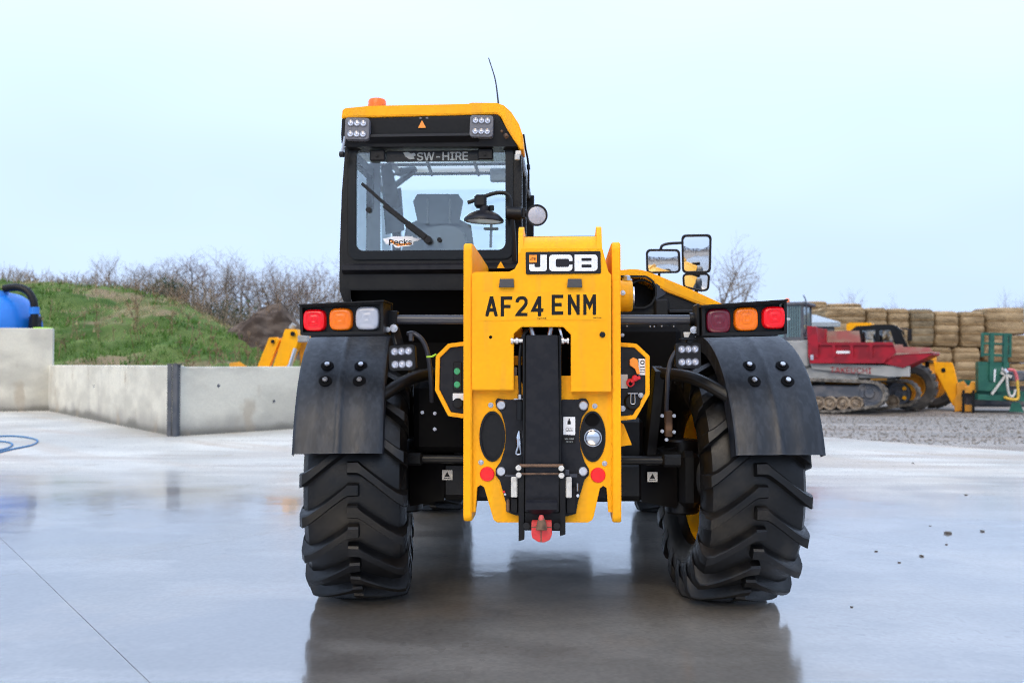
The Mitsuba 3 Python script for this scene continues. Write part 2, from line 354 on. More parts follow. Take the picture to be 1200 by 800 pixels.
def sheet(xs, ys, f):
    gx, gy = np.meshgrid(xs, ys); gz = f(gx, gy); n, m = gx.shape
    i = np.arange(n * m).reshape(n, m); q = np.stack([i[:-1, :-1], i[:-1, 1:], i[1:, 1:], i[1:, :-1]], -1).reshape(-1, 4)
    return trimesh.Trimesh(np.stack([gx, gy, gz], -1).reshape(-1, 3), np.vstack([q[:, [0, 1, 2]], q[:, [0, 2, 3]]]), process=False)
struct('gravel_yard', sheet(np.linspace(-700, 700, 8), np.linspace(-700, 700, 8), lambda x, y: np.full(x.shape, -0.04)), 'gravel')
struct('grass_bank', sheet(np.linspace(-62, 2, 200), np.linspace(18.5, 78, 180), height), 'bank', True)
hx_, hy_ = np.meshgrid(np.linspace(-17.5, -8.5, 70), np.linspace(28, 38, 60))
heap = sheet(np.linspace(-17.5, -7.0, 100), np.linspace(28.5, 38, 80), lambda x, y: height(x, y) + 0.22 - 1.0 * np.clip((((x + 11.6) / 2.5) ** 2 + ((y - 33.0) / 3.2) ** 2) - .4, 0, 3)
             + .42 * (meshkit.fbm(np.stack([x, y, 0 * x], -1) * 1.7, 5, 21) - .5))
struct('earth_heap', heap, 'earth', True)

# the pad: slabs with open joints, laid along the yard's axes
struct('concrete_pad', plateXY([tuple((E1 * a + E2 * b)[:2]) for a, b in ((-16, -34), (10.17, -34), (10.17, 22), (-16, 22))], -.16, -.006), 'joint')
c1 = [-16.0, -11.4, -6.7, -2.0, 2.68, 6.45, 10.2]
c2 = [-33.5, -26.5, -20.2, -14.4, -8.6, -2.56, 3.5, 9.5, 15.5, 21.5]
for a0, a1 in zip(c1, c1[1:]):
    for b0, b1 in zip(c2, c2[1:]):
        g = .0011
        top = [(a0 + g, b0 + g), (a1 - g, b0 + g), (a1 - g, b1 - g), (a0 + g, b1 - g)]
        v = [E1 * a + E2 * b for a, b in top]
        v2 = [E1 * (a + s * .002) + E2 * (b + t * .002) for (a, b), (s, t) in zip(top, ((1, 1), (-1, 1), (-1, -1), (1, -1)))]
        V = np.array([p + [0, 0, -.10] for p in v] + [p + [0, 0, -.002] for p in v] + v2)
        Fq = [(0 + k, (k + 1) % 4, 4 + (k + 1) % 4, 4 + k) for k in range(4)] + [(4 + k, 4 + (k + 1) % 4, 8 + (k + 1) % 4, 8 + k) for k in range(4)] + [(8, 9, 10, 11)]
        Fq = np.array(Fq); m = trimesh.Trimesh(V, np.vstack([Fq[:, [0, 1, 2]], Fq[:, [0, 2, 3]]])[:, ::-1], process=False)
        add('concrete_pad', 'slab', m, 'pad', False)

# ------------------------------------------------------------------ concrete walls and the steel post
def wall(name, label, p, q, h, th, side):
    """A precast wall from p to q; its thickness lies on the far side."""
    p, q = np.array([*p, 0.]), np.array([*q, 0.]); d = q - p; L = np.linalg.norm(d); d /= L; n = np.array([-d[1], d[0], 0]) * side
    m = hbox(0, L, 0, th, -.03, h, .018); v = m.vertices
    w = trimesh.Trimesh(p + v[:, :1] * d + v[:, 1:2] * n + v[:, 2:] * [0, 0, 1.], m.faces, process=False)
    if side < 0: w.invert()
    t = thing(name, label, 'concrete wall'); add(t, 'panel', w, 'concrete_wall', False)
    return t
kor = gnd(203.5, 511)[:2]
e1_, e2_ = E1[:2], E2[:2]
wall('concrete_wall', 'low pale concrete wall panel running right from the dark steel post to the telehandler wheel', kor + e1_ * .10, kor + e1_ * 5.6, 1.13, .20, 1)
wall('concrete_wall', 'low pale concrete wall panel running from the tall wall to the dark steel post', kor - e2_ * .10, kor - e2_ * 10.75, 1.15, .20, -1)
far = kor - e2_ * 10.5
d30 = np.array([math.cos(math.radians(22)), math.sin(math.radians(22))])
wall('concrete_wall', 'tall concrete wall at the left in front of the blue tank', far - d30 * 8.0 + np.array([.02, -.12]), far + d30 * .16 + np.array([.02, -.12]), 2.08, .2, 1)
for t, (u, v) in (('concrete_wall', (321, 470)), ('concrete_wall', (256, 452)), ('concrete_wall_001', (110, 452))):
    q = gnd(u, 506 if t == 'concrete_wall' else 497); r_ = ray(u, v)
    o, d = (kor, e1_) if t == 'concrete_wall' else (kor, -e2_); nn = np.array([d[1], -d[0], 0.]); nn = nn * np.sign(nn @ (CAM - np.array([*o, 0.]))); tt = ((np.array([*o, 0.]) - CAM) @ nn) / (r_ @ nn); c = CAM + r_ * tt
    add(t, 'lifting_socket', cyl(c - nn * .01, c + nn * .004, .028, 16), 'steel_post')
SP = thing('steel_post', 'dark steel post standing at the corner where two low concrete walls meet', 'post')
dv = np.array([-.38, -.92]); dv /= np.linalg.norm(dv); du = np.array([-dv[1], dv[0]])
def pl(u0, u1, v0, v1): return [tuple(kor + du * u + dv * v) for u, v in ((u0, v0), (u1, v0), (u1, v1), (u0, v1))]
add(SP, 'flange', plateXY(pl(-.105, -.02, .03, .045), -.03, 1.17), 'steel_post'); add(SP, 'flange', plateXY(pl(.02, .105, .03, .045), -.03, 1.17), 'steel_post')
add(SP, 'web', plateXY(pl(-.02, .02, -.12, .02), -.03, 1.165), 'steel_post'); add(SP, 'cap', plateXY(pl(-.11, .11, -.13, .05), 1.17, 1.18), 'steel_post')

# ------------------------------------------------------------------ grass on the bank
def tufts(n, seed, hgt, keep, nb=5):
    r = np.random.default_rng(seed); x = r.uniform(-60, -3, n); y = r.uniform(19, 60, n); z = height(x, y)
    uu = 600 + FOC * (((np.stack([x, y, z], -1) - CAM) @ RGT) / ((np.stack([x, y, z], -1) - CAM) @ FWD))
    ok = (uu > -60) & (uu < 470) & (z > .1) & keep(x, y, z, r.random(n)); x, y, z = x[ok], y[ok], z[ok]; k = len(x)
    V = []; 
    for b in range(nb):
        a = r.uniform(0, 2 * np.pi, k); l = hgt * r.uniform(.5, 1.25, k); lean = r.uniform(.1, .75, k); w = r.uniform(.012, .03, k) * (hgt / .3) ** .5
        ox, oy = r.normal(0, .07, k), r.normal(0, .07, k); dx, dy = np.cos(a), np.sin(a); base = np.stack([x + ox, y + oy, z - .02], -1)
        s = np.stack([-dy * w, dx * w, 0 * w], -1); tip = base + np.stack([dx * l * lean, dy * l * lean, l * np.sqrt(np.clip(1 - lean ** 2 * .6, .2, 1))], -1)
        V.append(np.stack([base - s, base + s, tip], 1))
    V = np.concatenate(V).reshape(-1, 3); return trimesh.Trimesh(V, np.arange(len(V)).reshape(-1, 3), process=False)
def bare_patch(x, y, s): return meshkit.fbm(np.stack([x * .45 + 5, y * .3, 0 * x], -1), 4, s)
for nm, m, n, sd, hh, keep, lab in (('grass', 'grass', 21000, 1, .30, lambda x, y, z, r: bare_patch(x, y, 3) < .56, 'rough green grass growing on the bank behind the walls'),
                               ('light_grass', 'grass_light', 12000, 2, .28, lambda x, y, z, r: bare_patch(x, y, 3) < .60, 'pale green grass growing on the bank behind the walls'),
                               ('dry_grass', 'grass_dry', 11000, 3, .30, lambda x, y, z, r: (bare_patch(x, y, 3) > .53) | (r < .05) | ((y > 38) & (r < .6)), 'dead straw coloured grass in patches on the bank')):
    k = add(None, nm, tufts(n, sd, hh * .8, lambda x, y, z, r, f=keep: f(x, y, z, r) & ~(((x + 11.6) / 2.1) ** 2 + ((y - 33) / 2.7) ** 2 < .8) & (x + .44 * (y - 41) < -9)), m, False)
    labels[k] = {'label': lab, 'category': 'grass', 'kind': 'stuff'}

def dead_stems(n, seed):
    r = np.random.default_rng(seed); ms = []
    for i in range(n):
        x, y = r.uniform(-34, -9), r.uniform(21, 44); z = float(height(x, y))
        if z < .15 or x + .44 * (y - 41) > -12 or meshkit.fbm(np.array([x * .4, y * .4, 0.]), 3, 31) < .52: continue
        d = np.array([r.normal(0, .3), r.normal(0, .3), 1.0]); L = r.uniform(.3, .75); ms.append(tube([[x, y, z - .05], [x + d[0] * L, y + d[1] * L, z + L]], (.016, .010), 3, 0))
        for q in range(3):
            p = np.array([x, y, z]) + d * L * r.uniform(.5, 1.0); ms.append(tube([p, p + r.normal(0, .09, 3) + [0, 0, .08]], (.012, .02), 3, 0))
    return cat(ms)
k = add(None, 'dead_weeds', dead_stems(900, 6), 'dead_stem', False); labels[k] = {'label': 'brown dead weed stems standing in the grass of the bank', 'category': 'weeds', 'kind': 'stuff'}

# ------------------------------------------------------------------ bare winter trees
def branch_tree(seed, H, spread, levels=5, lean=.0, low=.25):
    r = np.random.default_rng(seed); thick, thin = [], []
    def grow(p, d, L, rad, lv):
        n = 3 if lv < levels else 2
        pts = [p]; dd = d
        for i in range(n):
            dd = dd + r.normal(0, .10 + .04 * lv, 3) + np.array([0, 0, .05]); dd /= np.linalg.norm(dd); pts.append(pts[-1] + dd * L / n)
        (thick if lv <= 1 else thin).append(tube(pts, (rad, rad * .55), 6 if lv <= 1 else 3, 0))
        if lv >= levels: return
        kids = {0: 6, 1: 5, 2: 4, 3: 4}.get(lv, 3)
        for q in range(kids):
            t = low + (1 - low) * (q + r.random()) / kids if lv == 0 else .25 + .75 * (q + r.random()) / kids
            f = min(t, .999) * n; i = int(f); o = pts[i] + (pts[i + 1] - pts[i]) * (f - i)
            ax = r.normal(0, 1, 3); ax -= dd * (ax @ dd); ax /= np.linalg.norm(ax)
            nd = dd * (1 - spread) + ax * spread * r.uniform(.8, 1.5) + np.array([0, 0, .16]); nd /= np.linalg.norm(nd)
            grow(o, nd, L * r.uniform(.48, .72) * (1.15 - .4 * t * (lv == 0)), rad * .50, lv + 1)
    grow(np.zeros(3), np.array([lean, 0, 1.0]), H * .62, H * .016, 0)
    return cat(thick), cat(thin)
KINDS = []
for sd, H, sp, lv, lw in ((11, 1, .55, 4, .25), (23, 1, .45, 4, .15), (37, 1, .62, 4, .2), (41, 1, .5, 4, .05)):
    a, b = branch_tree(sd, H, sp, lv, low=lw)
    KINDS.append((a, b))
def scaled(m, s): m = m.copy(); m.apply_scale(s); return m
SH = {}
def tree(label, cat_, x, y, H, kind, rz, twig='twig', z=None, wide=1.0, group=None, fat=1.0):
    t = thing('bare_tree' if cat_ == 'tree' else 'bare_shrub', label, cat_, group)
    if (kind, twig) not in SH: SH[kind, twig] = (mikit.ply(KINDS[kind][0], 'm_bark', True), mikit.ply(KINDS[kind][1], 'm_' + twig, False))
    w = xform(x, y, float(height(x, y)) - .05 if z is None else z, rz, [H * wide, H * wide, H])
    place(t, 'trunk', SH[kind, twig][0], w); place(t, 'crown', SH[kind, twig][1], w)
def spot(u, Y): return float(at(u, 400, Y)[0])
left_trees = [(12, 47, 1.9, 3, 1.7), (62, 48, 1.6, 3, 1.6), (98, 47, 2.0, 1, 1.2), (128, 45, 2.7, 1, .8), (158, 46, 2.1, 2, 1.4), (182, 47, 2.5, 0, 1.4), (206, 46, 2.8, 2, 1.3), (226, 45, 3.4, 0, 1.2), (244, 47, 3.6, 1, 1.2),
              (262, 44, 4.1, 2, 1.1), (281, 46, 4.5, 0, 1.1), (297, 48, 5.0, 1, 1.1), (315, 46, 5.4, 0, 1.0), (333, 50, 6.0, 2, 1.0), (350, 47, 6.0, 1, 1.0), (368, 49, 6.3, 0, 1.0), (384, 46, 6.1, 2, 1.0), (400, 50, 6.5, 1, 1.0)]
ordw = ['first', 'second', 'third', 'fourth', 'fifth', 'sixth', 'seventh', 'eighth', 'ninth', 'tenth', 'eleventh', 'twelfth', 'thirteenth', 'fourteenth', 'fifteenth', 'sixteenth', 'seventeenth', 'eighteenth']
for i, (u, Y, H, k, w) in enumerate(left_trees):
    shrub = i < 3
    tree(f'bare {"shrub" if shrub else "tree"} on the grass bank, {ordw[i]} from the left along its crest', 'shrub' if shrub else 'tree', spot(u, Y), Y, H, k, rng.uniform(0, 360), rng.choice(['twig', 'twig_purple']), wide=w, group='bare trees and shrubs along the bank')
tree('large bare tree rising behind the mirrors and the right lamp cluster', 'tree', spot(853, 58), 58, 9.3, 0, 40, 'twig', z=-.05, wide=.75)
for u, H, lab, k in ((1008, 5.9, 'left of the two bare treetops showing over the middle of the bale stack', 2), (1054, 5.7, 'right of the two bare treetops showing over the middle of the bale stack', 0), (1192, 6.0, 'bare treetop showing over the right end of the bale stack', 1), (985, 5.0, 'low bare treetop showing over the left end of the bale stack', 1)):
    tree(lab, 'tree', spot(u, 60), 60, H, k, rng.uniform(0, 360), 'twig_purple', z=-.05, wide=.62)
# brambles and saplings massed along the crest
def brush(n, seed):
    r = np.random.default_rng(seed); ms = []
    u = r.uniform(-20, 480, n); Y = r.uniform(40, 54, n)
    for a, b in zip(u, Y):
        x = spot(a, b); z = float(height(x, b)); L = r.uniform(.5, 1.0) * (1.0 + 1.5 * min(max((a - 80) / 260., 0), 1)); d = np.array([r.normal(0, .35), r.normal(0, .35), 1.0]); d /= np.linalg.norm(d)
        p = [np.array([x, b, z - .1])]
        for i in range(3): d = d + r.normal(0, .22, 3); d /= np.linalg.norm(d); p.append(p[-1] + d * L / 3)
        ms.append(tube(p, (.017, .008), 3, 0))
        for q in range(3):
            o = p[1] + (p[3] - p[1]) * r.random(); e = d + r.normal(0, .6, 3); e /= np.linalg.norm(e); ms.append(tube([o, o + e * L * .4], (.009, .005), 3, 0))
    return cat(ms)
k = add(None, 'undergrowth', brush(2800, 5), 'twig', False); labels[k] = {'label': 'brown winter brambles and saplings massed along the crest of the bank', 'category': 'undergrowth', 'kind': 'stuff'}
def leafy(n, seed):
    r = np.random.default_rng(seed); V = []
    cs = [(spot(u, Y), Y, s) for u, Y, s in ((36, 44, .5), (150, 44, .7), (196, 43, .7), (268, 43, 1.2), (300, 45, .9), (392, 44, 1.2))]
    for i in range(n):
        x, y, s = cs[i % len(cs)]; c = np.array([x, y, float(height(x, y)) + s * .6]) + r.normal(0, .55, 3) * [s * 1.3, s, s * .6]
        V.append(c + r.normal(0, .07, (3, 3)))
    V = np.vstack(V); return trimesh.Trimesh(V, np.arange(len(V)).reshape(-1, 3), process=False)
k = add(None, 'ivy_undergrowth', leafy(5200, 8), 'ivy', False); labels[k] = {'label': 'dark evergreen ivy clumps among the bare trees on the bank', 'category': 'undergrowth', 'kind': 'stuff'}

# the far treeline behind the camera, which the machine's mirrors show
def treeline():
    r = np.random.default_rng(12); n = 5200; x = r.uniform(-60, 130, n); top = 3.2 + 3.4 * meshkit.fbm(np.stack([x * .12, 0 * x, 0 * x], -1), 3, 4); c = np.stack([x, -75 + r.normal(0, 2.5, n), top * r.random(n) ** .8], -1)
    V = (c[:, None, :] + r.normal(0, .42, (n, 3, 3))).reshape(-1, 3); return trimesh.Trimesh(V, np.arange(len(V)).reshape(-1, 3), process=False)
k = add(None, 'treeline', treeline(), 'bark', False); labels[k] = {'label': 'dark far treeline seen only in the mirrors', 'category': 'treeline', 'kind': 'stuff'}

# loose stones on the gravel and crumbs on the pad
def stones(n, seed):
    r = np.random.default_rng(seed); ms = []; ico = trimesh.creation.icosphere(subdivisions=0)
    for i in range(n):
        u, v = r.uniform(955, 1230), 484 + 34 * r.random() ** 1.4
        p = gnd(u, v)
        if p @ np.array([.766, .643, 0]) < 10.03: continue
        s = r.uniform(.008, .024); m = ico.copy(); m.vertices = m.vertices * (s * r.uniform(.6, 1.3, 3)) + r.normal(0, s * .15, (12, 3)); m.apply_translation([p[0], p[1], -.04 + s * .3]); ms.append(m)
    return cat(ms)
k = add(None, 'loose_stones', stones(1500, 4), 'gravel', False); labels[k] = {'label': 'loose grey stones scattered over the gravel yard', 'category': 'stones', 'kind': 'stuff'}
for (u, v, s), w in zip(((1111, 625, .034), (1080, 651.5, .020), (1109, 638, .012), (1027, 646, .014), (1054, 659, .013), (1070, 543, .022), (1132, 580, .02), (1151, 622.5, .022), (1090, 616, .012), (998, 711, .011)),
        ('largest dark crumb on the wet pad, right of the right wheel', 'dark crumb on the pad below the largest one', 'tiny crumb just under the largest crumb on the pad', 'crumb nearest the right wheel in the row on the pad', 'crumb in the middle of the row of crumbs right of the wheel', 'flat crumb on the drier concrete near the gravel edge',
         'crumb lying by the brown stain near the right edge', 'crumb right of the largest one on the pad', 'small crumb above left of the largest one', 'lone speck on the wet concrete low beside the right wheel')):
    p = gnd(u, v); m = trimesh.creation.icosphere(subdivisions=1); m.vertices = m.vertices * [s * .75, s * .6, s * .25] + nrg.normal(0, s * .08, m.vertices.shape); m.apply_translation([p[0], p[1], s * .25])
    k = add(None, 'pebble', m, 'pebble', False); labels[k] = {'label': w, 'category': 'pebble', 'group': 'crumbs on the concrete'}

# ------------------------------------------------------------------ the telehandler
TH = thing('telehandler', 'large yellow and black telehandler seen from behind, its tall black cab left of the boom', 'telehandler')
YU, YL, YS = -0.665, -0.612, -0.645                  # rear faces of the upper plate, the lower plate and the side plates
def X(u, Y): return float(at(u, 400, Y)[0])
def Z(v, Y): return float(at(630, v, Y)[2])
def ring_bolt(c, axis, r=0.012, h=0.008):
    c = np.asarray(c, float)
    return cat(lathe([(0, -.002), (r * 1.5, -.002), (r * 1.5, h * .35), (r, h * .35), (r, h), (r * .8, h * 1.15), (0, h * 1.15)], c, axis, 12))
def dome(u0, u1, v0, v1, Y, depth, e=3.2, prof=None, n=40, tilt=0.0):
    """A domed lens filling the pixel box, standing proud of the plane y = Y towards the rear."""
    c, a, b = at((u0 + u1) / 2, (v0 + v1) / 2, Y), at(u1, (v0 + v1) / 2, Y), at((u0 + u1) / 2, v0, Y)
    hx, hz = a[0] - c[0], b[2] - c[2]
    prof = prof or [(1, 0), (1, .55), (.95, .82), (.86, .96), (.7, 1), (.62, 1.01), (.6, .985), (.42, .99), (.40, 1.03), (.2, 1.05), (.17, 1.0), (0, 1.01)]
    t = np.arange(n) * 2 * np.pi / n
    sx, sz = np.sign(np.cos(t)) * np.abs(np.cos(t)) ** (2 / e), np.sign(np.sin(t)) * np.abs(np.sin(t)) ** (2 / e)
    V = np.vstack([np.c_[c[0] + hx * max(s, 1e-4) * sx, np.full(n, Y - depth * h), c[2] + hz * max(s, 1e-4) * sz] for s, h in prof])
    i = np.arange(n); j = (i + 1) % n; Fc = []
    for k in range(len(prof) - 1): Fc += [np.c_[k * n + i, k * n + j, (k + 1) * n + j], np.c_[k * n + i, (k + 1) * n + j, (k + 1) * n + i]]
    return trimesh.Trimesh(V, np.vstack(Fc), process=False)

# --- rear tower
RT = part(TH, 'rear_tower')
upper = Polygon(xz([(553, 457), (553, 321), (556, 318.5), (597, 318), (603, 315), (607, 308), (610, 297), (610.5, 291), (706, 291), (707.5, 297), (713, 318), (716.5, 322),
                    (716.5, 459), (669, 459), (669, 392), (660, 383), (611, 383), (602, 391), (602, 457)], YU))
add(RT, 'upper_plate', cat(bplate(rnd(upper, 0.004), YU, YU + 0.048, 0.004)), 'yellow')
oval_l = affinity.scale(Point(*at(577, 511, YL)[[0, 2]]).buffer(1, quad_segs=16), X(591.5, YL) - X(577, YL), Z(482, YL) - Z(511, YL))
oval_r = affinity.scale(Point(*at(694.5, 511, YL)[[0, 2]]).buffer(1, quad_segs=16), X(709, YL) - X(694.5, YL), Z(482, YL) - Z(511, YL))
low_l = Polygon(xz([(552, 440), (608, 440), (613, 452), (613, 470), (613, 612), (583, 612), (578.5, 609), (577, 604), (567.5, 571), (563, 568), (559, 571), (557, 600), (552, 600)], YL)).difference(oval_l)
low_r = Polygon(xz([(718, 440), (657, 440), (657, 463), (657, 612), (689, 612), (694, 609), (696, 604), (703, 572), (707, 569), (711, 572), (713, 600), (718, 600)], YL)).difference(oval_r)
add(RT, 'lower_plate', bplate(rnd(low_l, 0.002), YL, YL + 0.03), 'yellow')
add(RT, 'lower_plate', bplate(rnd(low_r, 0.002), YL, YL + 0.03), 'yellow')
xl0, xl1, xr0, xr1 = X(543, YS), X(552.7, YS), X(717.6, YS), X(727.5, YS)
e1, e2 = atx(572, 312, xl1), atx(557, 285, xl1)
ztop, zbot = Z(284, YS), Z(612.5, YS)
side = rnd(Polygon([(YS, zbot), (YS, ztop), (YS + 0.10, ztop + .006), (e1[1], e1[2]), (0.9, e1[2] - 0.45), (0.9, 0.60), (-0.2, 0.60), (-0.45, zbot)]), 0.035)
for a, b in ((xl0, xl1), (xr0, xr1)): add(RT, 'side_plate', cat(plateYZ(side.buffer(-.0035), a, b), plateYZ(side, a + .004, b - .004)), 'yellow')
def bead(p0, p1, r=.004):
    n = 40; t = np.linspace(0, 1, n)[:, None]; q = np.asarray(p0) * (1 - t) + np.asarray(p1) * t; w = nrg.normal(0, r * .18, (n, 3)); return tube(q + w, r, 7, 0)
add(RT, 'weld_bead', [bead(at(553.2, v0, YL - .002), at(553.2, v1, YL - .002)) for v0, v1 in ((468, 520), (535, 596))] + [bead(at(717.2, v0, YL - .002), at(717.2, v1, YL - .002)) for v0, v1 in ((468, 520), (535, 596))], 'yellow', True)
# boom end between the plates: two ears and the rolled cover above the badge
xa, xb = X(609, -.60), X(705, -.60)
ear = rnd(Polygon([(-0.625, Z(297, -.6)), (-0.60, Z(277, -.6)), (-0.565, Z(267.5, -.56)), (-0.50, Z(266, -.5)), (0.55, Z(300, -.5)), (0.55, Z(360, -.5)), (-0.6, Z(360, -.6))]), 0.012)
BM = part(TH, 'boom')
add(BM, 'boom_ear', plateYZ(ear, xa - .006, xa + .016), 'yellow'); add(BM, 'boom_ear', plateYZ(ear, xb - .020, xb + .002), 'yellow')
cov = [(-0.625, Z(296, -.62)), (-0.615, Z(290, -.6)), (-0.595, Z(283, -.6)), (-0.56, Z(278, -.56)), (-0.52, Z(277, -.52)), (0.5, Z(305, -.5)), (0.5, Z(309, -.5)), (-0.53, Z(283, -.53)), (-0.59, Z(291, -.6)), (-0.60, Z(297, -.61))]
add(BM, 'boom_cover', plateYZ(cov, xa + .016, xb - .020), 'yellow')
boom = cat(bar((X(657, 0), 0.45, 1.42), (X(657, 0) + .0, 3.9, 0.95), 0.30, 0.34, b=.02))
add(BM, 'boom_arm', boom, 'yellow')
add(BM, 'boom_pivot', cyl((xa - .12, -0.30, 1.49), (X(741, -.3), -0.30, 1.49), 0.074, 36, .006), 'yellow', 35)
add(BM, 'pivot_pin', cat(cyl((X(741, -.3), -.30, 1.49), (X(743.5, -.3), -.30, 1.49), 0.045, 24)), 'zinc')
add(BM, 'grease_bolt', cat(ring_bolt((X(730, -.37), -.375, 1.50), (0, -1, 0.05), .008), ring_bolt((X(735, -.3), -.30, 1.565), (0, 0, 1), .016, .02)), 'zinc')
# black stops, bolts and the badge and number plate on the upper plate
for u in (585, 664.5):
    u1 = u + 17.5
    a, b = xz([(u, 327), (u1, 336.8)], YU)
    add(RT, 'rubber_stop', hull([(x, YU - d, z) for x, z, d in ((a[0] + .004, a[1], .012), (b[0] - .002, a[1], .012), (a[0], b[1], .02), (b[0], b[1], .02), (a[0] + .004, a[1], 0), (b[0] - .002, a[1], 0), (a[0], b[1], 0), (b[0], b[1], 0))]), 'bumper_rubber')
add(RT, 'plug', cyl(at(706, 392, YU + .002), at(706, 392, YU - .008), .0125), 'black_plastic')
add(RT, 'plug', cyl(at(575, 395, YU + .002), at(575, 395, YU - .001), .0075), 'dark_gap')
BG = part(TH, 'maker_badge')
add(BG, 'badge_plate', bplate(rnd(Polygon(xz([(616, 295.5), (703.7, 294.5), (704.2, 320.5), (616.4, 321.5)], YU)), .006), YU - .008, YU + .001, .003), 'badge_black', label='black badge plate with white JCB lettering')
yb = YU - .008
def ux(u): return X(u, yb)
def vz(v): return Z(v, yb)
def R(u0, u1, v0, v1, r): return rrect(ux(u0), ux(u1), vz(v1), vz(v0), r)
J = unary_union([sbox(ux(633.2), vz(312), ux(641), vz(298.6)), R(620, 641, 306, 318, .014)]).difference(unary_union([sbox(ux(615), vz(309.6), ux(633.2), vz(295)), R(626.5, 633.2, 304, 313.2, .006)]))
C = R(643.5, 671, 298.6, 318, .017).difference(unary_union([R(651.5, 667, 303.4, 313.2, .008), sbox(ux(661), vz(310.4), ux(680), vz(306.2))]))
B = unary_union([R(673.5, 700.5, 298.6, 318, .017), sbox(ux(673.5), vz(318), ux(680), vz(298.6))]).difference(unary_union([R(681.5, 693.5, 302.8, 306.3, .004), R(681.5, 693.5, 310.3, 313.9, .004)]))
for g in (J, C, B): add(BG, 'letter', plate(g, yb - .0025, yb + .0005), 'white_sticker')
add(BG, 'orange_square', plate(sbox(ux(620), vz(307.6), ux(629.3), vz(298.8)), yb - .0025, yb + .0005), 'badge_orange')
add(BG, 'square_mark', write('JCB', ux(624.6), yb - .0025, vz(303.2), .009, depth=.001), 'ink')
NP = part(TH, 'number_plate')
add(NP, 'plate_film', plate(rnd(Polygon(xz([(557.5, 342), (709.5, 342), (709.5, 374.8), (557.5, 375.5)], YU)), .004), YU - .0022, YU + .001), 'plate_yellow')
STROKES = {                                            # registration characters as strokes in a 50 x 79 box
    'A': [[(5, 0), (25, 79), (45, 0)], [(12, 25), (38, 25)]], 'F': [[(7, 0), (7, 72), (48, 72)], [(7, 39), (41, 39)]],
    '2': [[(5, 55), (7, 64), (14, 71), (25, 73), (36, 71), (42, 63), (43, 54), (40, 45), (30, 33), (14, 17), (7, 7), (48, 7)]],
    '4': [[(34, 0), (34, 79)], [(33, 75), (7, 24), (50, 24)]], 'E': [[(48, 72), (7, 72), (7, 7), (48, 7)], [(7, 40), (42, 40)]],
    'N': [[(7, 0), (7, 79)], [(7, 72), (43, 7)], [(43, 0), (43, 79)]], 'M': [[(7, 0), (7, 79)], [(7, 74), (27, 34), (47, 74)], [(47, 0), (47, 79)]]}
def glyphs(txt, centres, wpx, vc, hpx):
    for ch, u in zip(txt, centres):
        g = unary_union([LineString(l).buffer(6.6, cap_style='flat', join_style='mitre', mitre_limit=2.5 if ch != '2' else 5) for l in STROKES[ch]]).intersection(sbox(-3, 0, 60, 79))
        w = (54 if ch == 'M' else 50); sx = (X(u + wpx / 2, YU) - X(u - wpx / 2, YU)) / 50; sz = hpx / 265. / 79
        g = affinity.translate(affinity.scale(g, sx, sz, origin=(w / 2, 39.5)), X(u, YU) - w / 2, Z(vc, YU) - 39.5)
        add(NP, 'character', plate(g, YU - .0034, YU - .0015), 'ink')
glyphs('AF24', (576, 593.8, 611.6, 629.8), 14.0, 358.8, 23.2)
glyphs('ENM', (653.5, 672.5, 691), 14.0, 357.2, 23.6)
add(NP, 'maker_mark', cat(write('DG25JCB', X(635, YU), YU - .002, Z(373, YU), .006, depth=.001), write('BSAU145e', X(700, YU), YU - .002, Z(372.4, YU), .005, depth=.001)), 'ink')

# --- hitch column, black centre plate, ovals
HC = part(TH, 'hitch_column')
yc = -0.70
col = [(616.5, 392.5), (653.5, 392.5), (655, 470), (655.5, 560), (655, 600), (615, 600), (615.5, 560), (616, 470)]
add(HC, 'column', bplate(rnd(Polygon(xz(col, yc)), .006), yc, -0.55, .005), 'cover_grey')
add(HC, 'column_edge', cat(*[tube([at(u, 393, yc + .02), at(u, 590, yc + .02)], .008, 8, 0) for u in (614.5, 655.8)]), 'black_paint')
cpl = [(583, 466.5), (590, 467.5), (596, 468), (677, 468), (681, 466.5), (687, 467), (690, 472), (689, 479), (682, 488), (679.5, 500), (679, 512), (680.5, 527), (685, 541), (690, 549), (690, 556),
       (685, 561), (677, 588), (675, 601), (664, 604), (605, 603), (597, 600), (592, 585), (586, 562), (581, 556), (581, 549), (587, 540), (591.5, 526), (593, 512), (592, 498), (588, 484), (582, 477), (580.5, 470)]
add(HC, 'centre_plate', bplate(rnd(Polygon(xz(cpl, YL)), .005), YL - .016, YL + .002, .003), 'cover_grey')
for u, v in ((587.5, 474.5), (683.5, 475), (587.5, 552), (683, 552)):
    add(HC, 'plate_bolt', cyl(at(u, v, YL - .014), at(u, v, YL - .030), .0205, 20, .004), 'zinc', 40)
for (u, v) in ((575.2, 474.5), (697, 475.5), (563.7, 541.5), (708.5, 542.7)):
    add(RT, 'bolt', ring_bolt(at(u, v, YL), (0, -1, 0), .008, .008), 'zinc')
add(RT, 'oval_cover', bplate(oval_l.buffer(-.003), YL + .006, YL + .02, .003), 'black_plastic')
add(RT, 'oval_cover', bplate(oval_r.buffer(-.003), YL + .006, YL + .02, .003), 'black_plastic')
add(RT, 'oval_lip', plate(oval_l.buffer(.002).difference(oval_l.buffer(-.006)), YL - .007, YL + .008), 'black_plastic')
add(RT, 'oval_lip', plate(oval_r.buffer(.002).difference(oval_r.buffer(-.006)), YL - .007, YL + .008), 'black_plastic')
add(RT, 'socket_cap', lathe([(0, .010), (.018, .010), (.030, .006), (.0335, 0), (.036, -.006), (.039, -.006), (.039, -.016), (0, -.016)], at(695, 513, YL - .008), (0, -1, 0), 28), 'chrome', 40)
add(RT, 'socket_recess', cyl(at(694, 491, YL + .007), at(694, 491, YL + .001), .032), 'dark_gap')
